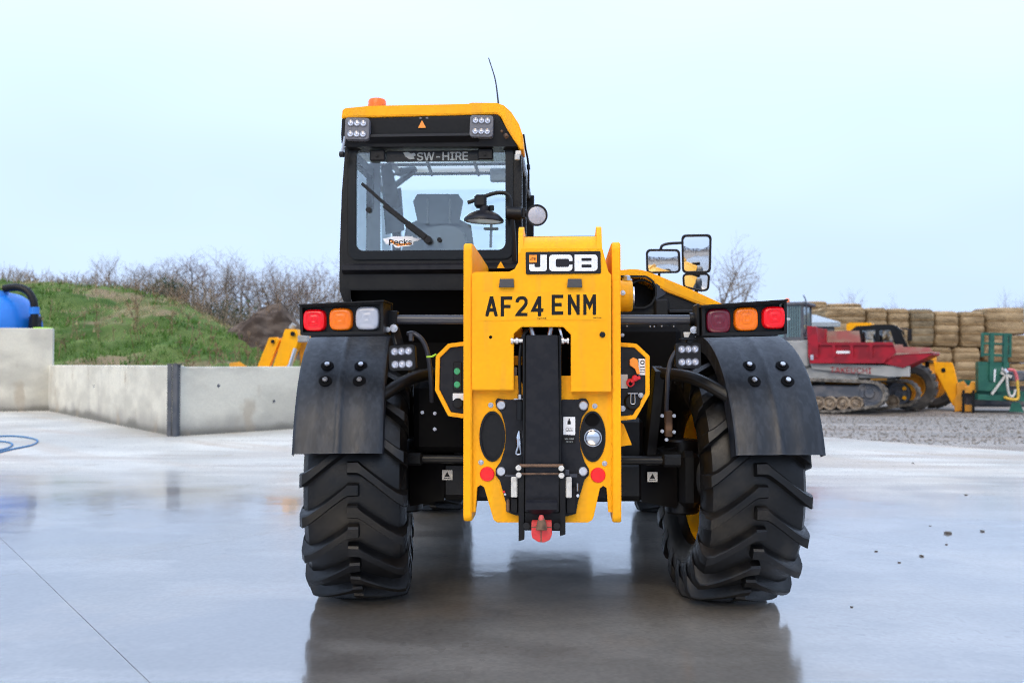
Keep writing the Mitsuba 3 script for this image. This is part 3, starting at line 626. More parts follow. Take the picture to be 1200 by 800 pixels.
add(RT, 'reflector', dome(562.5, 579.5, 546.5, 563.5, YL, .009, 2.0, [(1, 0), (1, .7), (.92, 1), (.8, .9), (.5, .95), (0, 1)]), 'reflector')
add(RT, 'reflector', dome(692, 709.5, 547.5, 565, YL, .009, 2.0, [(1, 0), (1, .7), (.92, 1), (.8, .9), (.5, .95), (0, 1)]), 'reflector')
add(HC, 'instruction_sticker', plate(Polygon(xz([(660, 488), (674, 488.3), (674, 509.5), (660, 509)], YL - .016)), YL - .0185, YL - .014), 'white_sticker')
ic = at(667, 496, YL - .0185)
add(HC, 'sticker_print', cat(hbox(ic[0] - .007, ic[0] + .007, ic[1] - .001, ic[1] + .001, ic[2] - .004, ic[2] + .012, .0005), hbox(ic[0] - .003, ic[0] + .003, ic[1] - .001, ic[1] + .001, ic[2] + .010, ic[2] + .022, .0005),
    *[hbox(ic[0] - .016, ic[0] + .016, ic[1] - .0008, ic[1] + .001, ic[2] - h - .001, ic[2] - h + .001, .0003) for h in (.022, .028, .034)]), 'ink')
add(HC, 'small_plate', plate(Polygon(xz([(659.5, 511), (674.5, 511), (674.5, 519.5), (659.5, 519)], YL - .016)), YL - .018, YL - .014), 'ink')
add(HC, 'small_plate_print', cat(write('WLL 3500', X(667, YL), YL - .018, Z(513.4, YL), .006, depth=.001), write('SN 102 7', X(667, YL), YL - .018, Z(516.8, YL), .005, depth=.001)), 'grey_letter')
# top of the column: pins, cable, and the dark inside
for u in (605.5, 660):
    s = 1 if u > 630 else -1
    c0 = at(u - s * 5, 399.3, -.665)
    add(HC, 'pin', lathe([(0, 0), (.010, 0), (.010, .022), (.0155, .024), (.0155, .034), (.010, .036), (.010, .045), (.0145, .047), (.0145, .056), (0, .056)], c0 - np.array([s * .012, 0, 0]), (s, 0, 0), 18), 'zinc', 40)
add(HC, 'pin_handle', tube([at(659, 399, -.66), at(657.5, 391, -.66), at(656, 386, -.65), at(655.2, 386, -.64)], .006, 8), 'zinc')
add(HC, 'release_cable', cat(tube([at(618, 386, -.62), at(613, 394, -.64), at(610, 408, -.655), at(609, 430, -.66), at(609.5, 465, -.665), at(609.3, 480, -.665)], .0075, 8)), 'black_plastic')
add(HC, 'cable_end', cat(cyl(at(609.3, 462, -.665), at(609.4, 470, -.665), .011, 12), cyl(at(609.4, 470, -.665), at(609.3, 492, -.665), .016, 12)), 'black_plastic')
add(HC, 'cable_ferrule', cat(cyl(at(609.3, 462, -.672), at(609.3, 468, -.672), .0085, 12), hbox(X(602, -.67), X(617, -.67), -.672, -.655, Z(468.3, -.67), Z(466.9, -.67), .001)), 'zinc')
add(HC, 'spring_clip', cat(tube([at(608.5, 505, -.66), at(606.5, 512, -.665), at(607, 522, -.67), at(605, 531, -.665), at(610.5, 531, -.665), at(609, 521, -.67), at(608.5, 505, -.66)], .0045, 8), cyl(at(607.3, 514, -.667), at(607.5, 522, -.667), .008, 10)), 'chrome')
add(RT, 'inner_wall', cat(plate(xz([(598, 380), (672, 380), (672, 470), (598, 470)], -.42), -.42, -.40)), 'dark_gap')
add(RT, 'inner_rib', [hbox(X(601, -.5), X(612, -.5), -.52, -.45, Z(428, -.5), Z(417, -.5)), hbox(X(598, -.5), X(612, -.5), -.50, -.45, Z(396, -.5), Z(384, -.5))], 'yellow')
add(RT, 'inner_label', plate(xz([(602, 430), (606, 430), (606, 452), (602, 452)], -.52), -.52, -.515), 'grey_sticker')
add(RT, 'inner_hose', [tube([at(622, 384, -.6), at(625, 394, -.6)], .012), tube([at(646, 384, -.6), at(644, 394, -.6)], .012)], 'zinc')
# lower hitch: swing arms, cross pins, handles, pocket and red tow clevis
for u0, u1 in ((607.5, 614), (656, 662.5)):
    yv = -0.705
    add(HC, 'hook_arm', bplate(rnd(Polygon(xz([(u0, 545), (u1, 545), (u1 + .2, 632 if u0 < 630 else 626), (u0 + .2, 634 if u0 < 630 else 628)], yv)), .003), yv, yv + .06), 'black_paint')
add(HC, 'cross_pin', list((tube([at(609, 545.3, -.72), at(660, 545.3, -.72)], .0065, 10, 0), tube([at(610, 555, -.72), at(660, 555, -.72)], .0045, 10, 0))), 'rust')
for u, v in ((607.5, 548), (607.8, 556.5), (657.8, 548.5), (658, 557)):
    add(HC, 'pin_head', cyl(at(u, v, -.715), at(u, v, -.732), .0125, 16, .003), 'galvanised', 40)
for u0, u1, v0, v1 in ((598.7, 606.2, 558.5, 582.8), (662.8, 670.2, 558.8, 583.2)):
    a, b = xz([(u0, v0), (u1, v1)], -.70)
    add(HC, 'handle', hbox(a[0], b[0], -.70, -.675, b[1], a[1], .004), 'galvanised')
a, b = xz([(662, 550), (667, 557)], -.69)
add(HC, 'handle_tab', cat(hbox(a[0], b[0], -.69, -.68, b[1], a[1], .002), hbox(X(592, -.68), X(606, -.68), -.69, -.66, Z(558.4, -.68), Z(556.6, -.68), .001), hbox(X(667, -.68), X(676, -.68), -.69, -.66, Z(558.4, -.68), Z(555, -.68), .001)), 'tube_grey')
add(HC, 'spring_pin', cat(tube([at(676.5, 566, -.64), at(676.6, 575, -.64)], .004, 8, 0), cyl(at(677, 580.5, -.64), at(677, 580.5, -.655), .008, 10), cyl(at(592, 579, -.64), at(592, 579, -.655), .006, 10)), 'zinc')
add(HC, 'red_tag', cyl(at(590.5, 576, -.64), at(590.5, 576, -.652), .006, 10), 'red_plastic')
add(HC, 'latch_block', list((hbox(X(599, -.66), X(607, -.66), -.67, -.62, Z(601, -.66), Z(583, -.66)), hbox(X(663, -.66), X(674, -.66), -.67, -.62, Z(601, -.66), Z(570, -.66)), hbox(X(593, -.65), X(598, -.65), -.65, -.62, Z(600, -.65), Z(583, -.65)))), 'black_paint')
add(HC, 'rust_latch', hbox(X(593.5, -.66), X(597, -.66), -.66, -.65, Z(600.5, -.66), Z(585, -.66)), 'rust')
add(HC, 'pocket', hull([tuple(at(u, v, y)) for u, v, y in ((617, 585, -.725), (652, 585, -.725), (653, 589, -.745), (616, 589, -.745), (653, 597, -.745), (616, 597, -.745), (645, 602, -.72), (624, 602, -.72), (617, 585, -.62), (652, 585, -.62), (645, 602, -.62), (624, 602, -.62))]), 'cover_grey')
add(HC, 'lower_bracket', cat(hbox(X(614, -.7), X(657, -.7), -.69, -.50, Z(622, -.7), Z(600, -.7)), cyl(at(617, 616, -.70), at(617, 616, -.735), .016, 14), cyl(at(652.5, 616, -.70), at(652.5, 616, -.735), .016, 14)), 'black_paint')
TC = part(TH, 'tow_clevis')
clev = rnd(Polygon(xz([(622.7, 611.5), (646.5, 611.5), (646.7, 627), (644, 632.5), (638, 635.5), (631, 635), (624, 630.5), (622.7, 626)], -.76)), .006)
add(TC, 'clevis_jaw', bplate(clev, -.76, -.70, .005), 'red_paint')
add(TC, 'clevis_groove', cat(hbox(X(633.2, -.76), X(634.6, -.76), -.7615, -.755, Z(635, -.76), Z(621, -.76), .0005), hbox(X(623, -.76), X(646.5, -.76), -.7612, -.755, Z(617.8, -.76), Z(616.8, -.76), .0005)), 'rust')
add(TC, 'hitch_pin', lathe([(0, 0), (.024, 0), (.022, .02), (.018, .036), (.013, .05), (0, .054)], at(634.5, 621, -.785) + np.array([0, .005, 0]), (0, .25, 1), 18), 'rust', 40)
add(TC, 'pin_cap', lathe([(0, 0), (.012, 0), (.012, .012), (.008, .022), (0, .024)], at(634.3, 609.5, -.775), (0, .25, 1), 16), 'red_paint', 40)

# --- side control panels
PL, PR = part(TH, 'control_panel'), part(TH, 'control_panel')
yp = -0.52
def panel(key, pts, mirror):
    o = rnd(Polygon(xz(pts, yp)), .008); i = o.buffer(-.0195, join_style=2)
    add(key, 'panel_frame', bplate(o.difference(i), yp, yp + .06, .004), 'yellow')
    add(key, 'panel_face', plate(i, yp + .015, yp + .03), 'cover_grey')
panel(PL, [(560, 398), (542, 400.3), (525, 402.5), (510.5, 417), (509.5, 457), (525, 487.5), (543, 490), (560, 491)], False)
panel(PR, [(712, 401), (728, 401), (746, 402.5), (761.5, 417), (761.5, 462), (745, 491), (728, 492.8), (712, 493)], True)
ypf = yp + .015
for v in (435, 450.5): add(PL, 'push_button', cyl(at(535.8, v, ypf), at(535.8, v, ypf - .012), .0155, 20, .004), 'green_plastic', 40)
add(PL, 'switch_block', hbox(X(531, ypf), X(541.5, ypf), ypf - .008, ypf + .002, Z(458, ypf), Z(424, ypf), .003), 'black_plastic')
add(PL, 'switch_sticker', plate(Polygon(xz([(530.7, 460.7), (543, 460.7), (543, 469), (530.7, 469)], ypf)), ypf - .003, ypf + .001), 'white_sticker')
add(PL, 'knob', cyl(at(536.5, 472.5, ypf), at(536.5, 472.5, ypf - .03), .024, 20, .004), 'black_plastic', 40)
def leaf(pts, d): return bplate(rnd(Polygon(xz(pts, ypf - .02)), .004), ypf - .02 - d, ypf - .012, .003)
add(PR, 'isolator_key', leaf([(738, 421), (742, 418.5), (747, 421), (748.5, 431), (750, 438), (746.5, 438.5), (744, 432), (738, 428)], .012), 'orange_plastic')
add(PR, 'isolator_sticker', plate(Polygon(xz([(748.2, 420), (757.3, 420.3), (757.3, 439.5), (748.5, 439)], ypf)), ypf - .003, ypf + .001), 'white_sticker')
add(PR, 'isolator_print', cat(*[hbox(X(750, ypf), X(755.5, ypf), ypf - .004, ypf - .001, Z(v + .5, ypf), Z(v - .5, ypf), .0003) for v in (430, 433, 436)], lathe([(.010, 0), (.010, .001), (.006, .001), (.006, 0)], at(752.8, 424.5, ypf - .003), (0, -1, 0), 16)), 'ink')
add(PR, 'isolator_switch', cat(cyl(at(738.8, 448.3, ypf), at(738.8, 448.3, ypf - .03), .019, 20, .004), bar(at(739, 447, ypf - .032), at(750.5, 441.7, ypf - .034), .018, .016), cyl(at(744, 443, ypf - .01), at(744, 443, ypf - .045), .014, 16, .004)), 'red_plastic', 40)
add(PR, 'switch_socket', cyl(at(739, 449.3, ypf - .028), at(739, 449.3, ypf - .033), .009, 16), 'dark_gap')
add(PR, 'fuse_sticker', plate(Polygon(xz([(726, 438.5), (735.5, 438.5), (735.5, 455), (726, 455)], ypf)), ypf - .003, ypf + .001), 'grey_sticker')
add(PR, 'filler_cap', lathe([(0, .022), (.030, .022), (.036, .016), (.038, 0)], at(741, 470.5, ypf), (0, -1, 0), 24), 'black_plastic', 40)
add(PR, 'cap_keeper', cat(tube([at(739.3, 461, ypf - .03), at(739, 471, ypf - .03), at(740, 473, ypf - .03), at(743, 473, ypf - .03), at(744, 471, ypf - .03), at(743.7, 461, ypf - .03)], .0025, 6, 3), hbox(X(735, ypf), X(747, ypf), ypf - .03, ypf - .02, Z(461, ypf), Z(459.8, ypf), .001)), 'zinc')
add(PR, 'screw', list((ring_bolt(at(751, 463, ypf), (0, -1, 0), .008), ring_bolt(at(729.5, 478.5, ypf), (0, -1, 0), .009))), 'zinc')
add(TH, 'yellow_gusset', plate(xz([(726, 494), (731, 497), (740.5, 521), (726, 523)], -.46), -.46, -.44), 'yellow')

# --- cross bar, lamp clusters and work lights
for nm, u0, u1 in (('l', 455, 546), ('r', 726, 822)):
    add(TH, 'cross_bar', cyl(at(u0, 374.3, -.55), at(u1, 374.3, -.55), .0215, 20), 'tube_grey')
add(TH, 'cross_bar_flange', cyl(at(808, 374, -.55), at(820, 374, -.55), .030, 20), 'black_paint')
def cluster(face, lens, mats, lab, yf=-.70, dep=.185):
    K = part(TH, 'lamp_cluster')
    o = Polygon(xz(face, yf)); i = o.buffer(-.012, join_style=2)
    add(K, 'housing', cat(plate(o.difference(i), yf, yf + dep), plate(i.buffer(.001), yf + .035, yf + .05)), 'black_paint', label=lab)
    xs = [p[0] for p in o.exterior.coords]; zs = [p[1] for p in o.exterior.coords]
    add(K, 'mounting_plate', plate(o.buffer(.004, join_style=2), yf + dep, yf + dep + .012), 'black_paint')
    for (u0, u1, v0, v1), m in zip(lens, mats):
        nm = {'red_lens': 'tail_lamp', 'dark_red_lens': 'fog_lamp', 'orange_lens': 'indicator_lamp', 'clear_lens': 'reversing_lamp'}[m]
        add(K, nm, dome(u0, u1, v0, v1, yf + .035, .038, 3.6, n=48), m, True)
    return K
KL = cluster([(350.8, 357.5), (449, 352.8), (449.5, 391), (352, 392.5)], [(357, 383, 362.5, 388.5), (387.5, 414, 361, 387.5), (418, 445.5, 359.5, 386.8)], ['red_lens', 'orange_lens', 'clear_lens'], 'left lamp cluster: red, orange and clear lens')
KR = cluster([(822.5, 358.8), (922, 352), (922.3, 391), (823.3, 393.3)], [(826.5, 855, 361.5, 391), (859, 887, 360, 388), (892, 919, 359, 385.5)], ['dark_red_lens', 'orange_lens', 'red_lens'], 'right lamp cluster: dark red, orange and red lens')
add(KL, 'visor', plate(xz([(349.5, 358), (450, 353), (450, 351.4), (350, 356.4)], -.735), -.735, -.52), 'black_paint')
add(KR, 'visor', plate(xz([(821.5, 359.5), (923.5, 352.3), (923.5, 350.6), (821.5, 357.5)], -.735), -.735, -.52), 'black_paint')
add(KL, 'bracket', cat(bar(at(452, 375, -.55), at(466, 376, -.55), .05, .09), bar(at(462, 384, -.55), at(468, 405, -.57), .05, .02)), 'black_paint')
add(KR, 'bracket', cat(hbox(X(815.5, -.62), X(819, -.62), -.66, -.52, Z(394, -.62), Z(357, -.62)), bar(at(815, 384, -.58), at(806, 403, -.58), .05, .025), hbox(X(797, -.6), X(816, -.6), -.62, -.56, Z(398.5, -.6), Z(396.5, -.6))), 'black_paint')
add(KL, 'bracket_bolt', list((ring_bolt(at(461.5, 384.5, -.62), (0, -1, 0), .012, .01), ring_bolt(at(454.5, 386, -.63), (0, -1, 0), .008, .01))), 'zinc')
add(KR, 'bracket_bolt', cat(ring_bolt(at(813, 386.5, -.63), (0, -1, 0), .011, .01)), 'zinc')
add(KR, 'bracket_plate', plate(xz([(801, 389), (815, 389), (815, 395), (802, 395)], -.6), -.6, -.59), 'galvanised')
add(KR, 'side_clip', cat(tube([at(920, 352, -.66), at(915, 357, -.67), at(913, 364, -.68)], .006, 8), tube([at(925, 374, -.62), at(915, 375, -.66)], .006, 8)), 'galvanised')
def work_light(parent, name, u0, u1, v0, v1, Y, lab=None, tilt=0.0):
    K = part(parent, name); c = at((u0 + u1) / 2, (v0 + v1) / 2, Y); hx, hz = X(u1, Y) - c[0], at((u0 + u1) / 2, v0, Y)[2] - c[2]
    tr = lambda m: rot(m, tilt, (0, 1, 0), c)
    add(K, 'housing', tr(cat(bplate(rrect(c[0] - hx, c[0] + hx, c[2] - hz, c[2] + hz, .016), Y, Y + .05, .004))), 'lamp_face' if lab == 'pale' else 'black_plastic')
    for i in (-1, 0, 1):
        for j in (-1, 1):
            o = c + np.array([i * hx * .52, 0, j * hz * .50])
            add(K, 'led', tr(lathe([(hx * .25, .003), (hx * .23, .006), (hx * .12, .002), (hx * .08, .006), (0, .007)], o, (0, -1, 0), 16)), 'led', 40)
            add(K, 'led_rim', tr(lathe([(hx * .31, -.001), (hx * .31, .005), (hx * .25, .005), (hx * .25, -.001)], o, (0, -1, 0), 16)), 'lamp_face')
    return K
work_light(TH, 'work_light', 455.5, 486.5, 404, 434, -.60, None, math.radians(-3))
work_light(TH, 'work_light', 792, 821.5, 401.5, 431.5, -.60, None, math.radians(-1))
add(TH, 'hose', tube([at(478, 391, -.52), at(486, 391, -.54), at(496, 400, -.54), at(502, 418, -.52), at(505, 445, -.45), at(506, 470, -.35)], .011, 10), 'tube_grey')
add(TH, 'hose_stub', hbox(X(480, -.54), X(485, -.54), -.57, -.53, Z(400, -.54), Z(390, -.54)), 'tube_grey')
add(TH, 'earth_wire', tube([at(500, 418, -.53), at(506, 417.5, -.53), at(511, 415, -.52)], .005, 6), 'lime')
add(TH, 'lamp_cable', tube([at(796, 406, -.57), at(787, 420, -.56), at(783, 436, -.55), at(782, 455, -.5), at(781, 480, -.4)], .010, 10), 'tube_grey')

# --- wheels: built about their own axle, then placed
RW, WW = 0.605, 0.485
def tyre_mesh():
    h = WW / 2
    half = [(.325, .155), (.335, .185), (.38, .215), (.43, .232), (.475, .235), (.515, .226), (.545, .205), (.562, .16), (.570, .08), (.572, 0.0)]
    prof = [(r, -x) for r, x in half] + [(r, x) for r, x in half[-2::-1]]
    prof = [(.325, -.12)] + prof + [(.325, .12)]
    ms = [lathe(prof, (0, 0, 0), (1, 0, 0), 72)]
    nl = 19
    for s in (-1, 1):
        for k in range(nl):
            t0 = (k + (0.5 if s > 0 else 0)) * 2 * np.pi / nl
            S = []
            #       x along the half width, angle behind the nose, base radius, height, half widths (base, top) in metres along the tread
            for x, da, r, hh, wb, wt in ((-.030, .010, .566, .000, .030, .024), (-.024, .000, .570, .033, .036, .027), (.022, .000, .571, .036, .038, .028), (.040, .022, .571, .036, .034, .024), (.095, .092, .568, .037, .034, .023),
                                         (.150, .165, .562, .039, .035, .024), (.195, .222, .550, .045, .037, .026), (.225, .252, .530, .054, .041, .030), (.241, .262, .505, .046, .044, .034), (.243, .268, .465, .018, .046, .038), (.236, .270, .435, .002, .046, .040)):
                row = []
                hh *= 1.18
                for w, rr in ((-wb, r - .012), (-(wt + .004), r + hh - .010), (-wt + .004, r + hh), (wt - .004, r + hh), (wt + .004, r + hh - .010), (wb, r - .012)):
                    th = t0 - da + w * .92 / .6
                    row.append((s * (x if rr > r else x * .985), th, rr))
                S.append(row)
            S = np.array(S); th = S[..., 1]
            V = np.stack([S[..., 0], -S[..., 2] * np.cos(th), S[..., 2] * np.sin(th)], -1).reshape(-1, 3)   # angle 0 points to the rear, rising
            m = len(S); Fq = []
            for q in range(m - 1):
                for c in range(5): Fq.append((q * 6 + c, q * 6 + c + 1, (q + 1) * 6 + c + 1, (q + 1) * 6 + c))
            e = (m - 1) * 6; Fq += [(5, 4, 1, 0), (4, 3, 2, 1), (e, e + 1, e + 4, e + 5), (e + 1, e + 2, e + 3, e + 4)]
            Fq = np.array(Fq); Fq = np.vstack([Fq[:, [0, 1, 2]], Fq[:, [0, 2, 3]]])
            t = trimesh.Trimesh(V, Fq, process=False)
            if t.volume < 0: t.invert()
            ms.append(t)
    return cat(ms)
tyre_shape = mikit.ply(tyre_mesh(), 'm_tyre', 28)
def rim_mesh(s):                                        # s = +1: the outer face looks to +x
    prof = [(.362, -.195), (.376, -.205), (.376, -.190), (.350, -.165), (.325, -.140), (.305, -.10), (.295, 0.0), (.290, .03), (.20, .075), (.17, .085), (.0, .085)]
    m = lathe(prof, (0, 0, 0), (s, 0, 0), 56)
    m2 = lathe([(.345, .165), (.355, .172), (.355, .155), (.325, .140), (.305, .10), (.296, .0)], (0, 0, 0), (s, 0, 0), 56)
    return cat(m, m2)
rim_shape = {s: mikit.ply(rim_mesh(s), 'm_yellow', 40) for s in (-1, 1)}
hub_shape = {s: mikit.ply(cat(lathe([(0, -.20), (.10, -.20), (.13, -.17), (.16, -.10), (.165, .05), (.15, .07), (.12, .075)], (0, 0, 0), (s, 0, 0), 28),
             *[lathe([(0, 0), (.016, 0), (.016, .03), (0, .03)], (-s * .0, .22 * math.cos(a), .22 * math.sin(a)), (-s, 0, 0), 8) for a in np.arange(10) * .6283]), 'm_black_paint', 35) for s in (-1, 1)}
STEER = 7.4
def wheel(x, y, steer):
    s = 1 if x > 0 else -1
    k = part(TH, 'wheel'); w = T().translate([x - 0.16 * s, y, RW]).rotate([0, 0, 1], steer).translate([0.16 * s, 0, 0])
    place(k, 'tyre', tyre_shape, w); place(k, 'rim', rim_shape[s], w); place(k, 'hub', hub_shape[s], w)
    return w
XW = 0.915
WL, WR = wheel(-XW, 0, STEER), wheel(XW, 0, STEER - 1.2); wheel(-XW, 2.75, 0); wheel(XW, 2.75, 0)
# fenders follow the rear wheels
def fender_mesh():
    rad, hw = .695, .200
    angs = np.radians(np.r_[np.linspace(13.0, 150, 40)])
    xs = np.array([-1, -.985, -.9, -.62, -.5, -.38, -.12, -.06, 0, .06, .12, .38, .5, .62, .9, .985, 1.0]) * hw
    lift = np.array([-.075, -.012, 0, .003, .010, .003, .004, .010, .0115, .010, .004, .003, .010, .003, 0, -.012, -.075])
    V = []
    for a in angs:
        for x, l in zip(xs, lift): V.append((x, -(rad + l) * math.cos(a), (rad + l) * math.sin(a)))
    # the lower end hangs down as a flap
    n = len(xs); flap = []
    for x, l in zip(xs, lift): flap.append((x, -(rad + l) * math.cos(angs[0]) - .004, (rad + l) * math.sin(angs[0]) - .006))
    V = np.array(flap + V); m = len(V) // n; Fc = []
    for q in range(m - 1):
        for c in range(n - 1): Fc += [(q * n + c, q * n + c + 1, (q + 1) * n + c + 1), (q * n + c, (q + 1) * n + c + 1, (q + 1) * n + c)]
    o = trimesh.Trimesh(V, Fc, process=False)
    inn = o.copy(); inn.vertices = V - np.array([0, 0, 0]) - np.c_[np.zeros(len(V)), V[:, 1], V[:, 2]] / np.linalg.norm(V[:, 1:], axis=1)[:, None] * .009
    inn.invert()
    edge = []                                           # close the rims between the outer and inner skins
    N0 = len(V); b = [c for c in range(n)] + [q * n + n - 1 for q in range(1, m)] + [(m - 1) * n + c for c in range(n - 2, -1, -1)] + [q * n for q in range(m - 2, 0, -1)]
    for p, q in zip(b, b[1:] + b[:1]): edge += [(q, p, p + N0), (q, p + N0, q + N0)]
    allv = np.vstack([V, inn.vertices]); return trimesh.Trimesh(allv, np.vstack([o.faces, inn.faces + N0, edge]), process=False)
fender_shape = mikit.ply(fender_mesh(), 'm_fender', 32)
def fbolt(x, ang):
    a = math.radians(ang); d = (0, -math.cos(a), math.sin(a)); c = np.array([x, -.700 * math.cos(a), .700 * math.sin(a)])
    return lathe([(.0, .001), (.030, .001), (.030, .005), (.017, .006), (.016, .010), (.009, .013), (0, .013)], c, d, 16), lathe([(0, .012), (.0125, .012), (.0115, .018), (0, .019)], c, d, 12)
fb = [fbolt(x, a) for x in (-.072, .082) for a in (41.5, 49.5)]
fb = [(mikit.ply(p, 'm_dark_gap', 40), mikit.ply(q, 'm_zinc', 40)) for p, q in fb]
for w, s in ((WL, -1), (WR, 1)):
    k = part(TH, 'mudguard'); w = w @ T().translate([s * 0.06, 0, 0.02])
    place(k, 'shell', fender_shape, w); [(place(k, 'bolt_seat', p, w), place(k, 'bolt_head', q, w)) for p, q in fb]
    m = cat(tube([(-s * .45, -.25, .50), (-s * .30, -.42, .47), (-s * .10, -.56, .34)], .030, 12), bar((-s * .46, -.1, .1), (-s * .45, -.27, .52), .05, .07))
    place(k, 'mudguard_arm', mikit.ply(m, 'm_black_paint', 30), w)

# --- axles, chassis
AX = part(TH, 'rear_axle')
add(AX, 'beam', cat(hbox(-.50, .50, -.20, .14, .50, .70, .03), hull([(sx * .48, y, z) for sx in (-1,) for y in (-.19, .13) for z in (.50, .70)] + [(-.66, y, z) for y in (-.12, .10) for z in (.46, .76)]), hull([(.48, y, z) for y in (-.19, .13) for z in (.50, .70)] + [(.66, y, z) for y in (-.12, .10) for z in (.46, .76)])), 'black_paint')
add(AX, 'knuckle', [cat(cyl((s * .70, 0, .42), (s * .70, 0, .79), .085, 24, .01), hbox(s * .72 - .05, s * .72 + .05, -.14, .12, .46, .74, .03)) for s in (-1, 1)], 'black_paint')
add(AX, 'track_rod', cat(cyl((-.62, -.27, .71), (.62, -.27, .71), .022, 14), *[hbox(s * .62 - .05, s * .62 + .05, -.30, .05, .68, .74, .012) for s in (-1, 1)], hbox(-.28, .28, -.30, -.18, .66, .76, .02)), 'black_paint')
for u0, u1, v0, v1 in ((518, 530.3, 550.3, 562), (758.5, 770.5, 552.5, 564.3)):
    a, b = xz([(u0, v0), (u1, v1)], -.20)
    add(AX, 'warning_sticker', hbox(a[0], b[0], -.203, -.199, b[1], a[1], .0005), 'grey_sticker')
    c = ((a[0] + b[0]) / 2, (a[1] + b[1]) / 2)
    add(AX, 'sticker_symbol', plate(Polygon([(c[0] - .013, c[1] - .008), (c[0] + .013, c[1] - .008), (c[0], c[1] + .016)]).union(sbox(c[0] - .016, c[1] - .016, c[0] + .016, c[1] - .013)), -.2045, -.2025), 'ink')
add(TH, 'chassis', cat(hbox(-.34, .34, -.55, 3.6, .55, .93, .02), hbox(-.46, -.36, -.1, 2.9, .55, .9, .02), hbox(.36, .5, -.1, 2.9, .55, .9, .02), hbox(-.33, .33, 2.55, 2.95, .38, .8, .04), hbox(-.60, .60, .75, 2.2, .44, .60, .04), hbox(.50, 1.0, .85, 2.05, .46, .72, .04), hbox(-1.0, -.50, .85, 2.05, .46, .70, .04), hbox(-.75, .75, 2.66, 2.84, .5, .7, .03)), 'black_paint')
add(TH, 'fuel_tank', cat(hbox(-.62, -.35, -.28, .9, .74, 1.08, .03), hbox(-.98, -.36, .50, 2.0, .62, 1.02, .05), hbox(-.86, -.30, .62, 1.9, 1.0, 1.45, .04)), 'dark_gap')
add(TH, 'pipework', cat(tube([at(492, 505, -.25), at(497, 520, -.25), at(512, 523, -.25), at(540, 523, -.25)], .018), tube([at(500, 470, -.2), at(499, 500, -.2)], .014)), 'black_plastic')
add(TH, 'chassis_bolt', [ring_bolt(at(u, v, -.29), (0, -1, 0), .0058, .008) for u, v in ((509.5, 484), (509.5, 502.5), (495, 483), (776, 487), (790, 487), (776, 505), (790, 506), (781, 515), (729, 406), (729.5, 392.5))], 'zinc')
add(TH, 'pump_plate', hbox(X(778, -.2), X(786, -.2), -.26, -.2, Z(510, -.2), Z(480, -.2)), 'rust')

# --- engine pod on the right: yellow sloping hood over a black body
yh = 0.42
HD = part(TH, 'engine_hood')
hood_top = [(712, 318), (727, 316.3), (738, 315.2), (748, 315.4), (757, 317.2), (770, 322), (782, 327), (800, 334.5), (822, 344.3), (845, 355), (855, 361)]
hood_bot = [(855, 368), (838, 363), (820, 357), (800, 349), (783, 342.5), (771, 336.5), (764, 330.5), (756, 326), (746, 325), (712, 325)]
pt, pb = xz(hood_top, yh), xz(hood_bot, yh)
add(HD, 'hood_shell', bplate(Polygon(pt + pb), yh, yh + .30, .012), 'yellow', 50)
top2 = xz([(712, 320), (727, 318.3), (738, 317.2), (748, 317.4), (757, 319.2), (770, 324), (782, 329), (800, 336.5), (822, 346.3), (845, 357), (855, 363)], yh)
add(HD, 'hood_skin', plate(Polygon(top2 + [(x, z - .03) for x, z in top2[::-1]]), yh + .28, 2.3), 'yellow', 50)
body = Polygon([(top2[0][0], .80)] + [(x, z - .035) for x, z in top2] + [(top2[-1][0], .80)])
hole = rnd(Polygon(xz([(715, 325.5), (756, 325.5), (763, 330), (767, 337), (767, 347), (762, 356), (754, 360), (715, 360)], yh + .03)), .02)
add(HD, 'pod_body', cat(plate(body.difference(hole), yh + .03, yh + .10), plate(body, yh + .34, 2.25)), 'black_plastic')
add(HD, 'intake_rim', plate(hole.buffer(.010).difference(hole), yh - .004, yh + .06), 'black_paint')
add(HD, 'intake_duct', lathe([(.075, 0), (.085, .0), (.09, .02), (.09, .30)], at(752, 345, yh + .04), (0, 1, 0), 28), 'black_plastic', 40)
add(HD, 'exhaust_shield', hull([tuple(at(u, v, y)) for u, v, y in ((768.5, 332, yh), (772, 334, yh), (781, 343, yh + .02), (779, 345.5, yh + .02), (768.5, 351, yh), (768.5, 332, yh + .1), (781, 344, yh + .1), (768.5, 351, yh + .1))]), 'tube_grey')
add(HD, 'pod_ledge', cat(hbox(X(783, yh), X(818, yh), yh - .03, yh + .04, Z(368, yh), Z(363.5, yh), .006), hbox(X(767, yh), X(784, yh), yh - .02, yh + .04, Z(391, yh), Z(351, yh), .01)), 'black_plastic')
add(HD, 'fan_cowl', cat(hbox(X(712, .2), X(800, .2), .25, .42, .80, 1.37, .03), hbox(.55, .98, .62, 2.1, .60, .85, .04)), 'dark_gap')
add(HD, 'splash_drops', cat(*[cyl(at(u, v, -.53), at(u, v, -.536), .004, 6) for u, v in ((735, 382), (762, 382.3), (766.8, 382.3), (775.5, 382), (789.5, 382.2))]), 'zinc', kind='stuff')

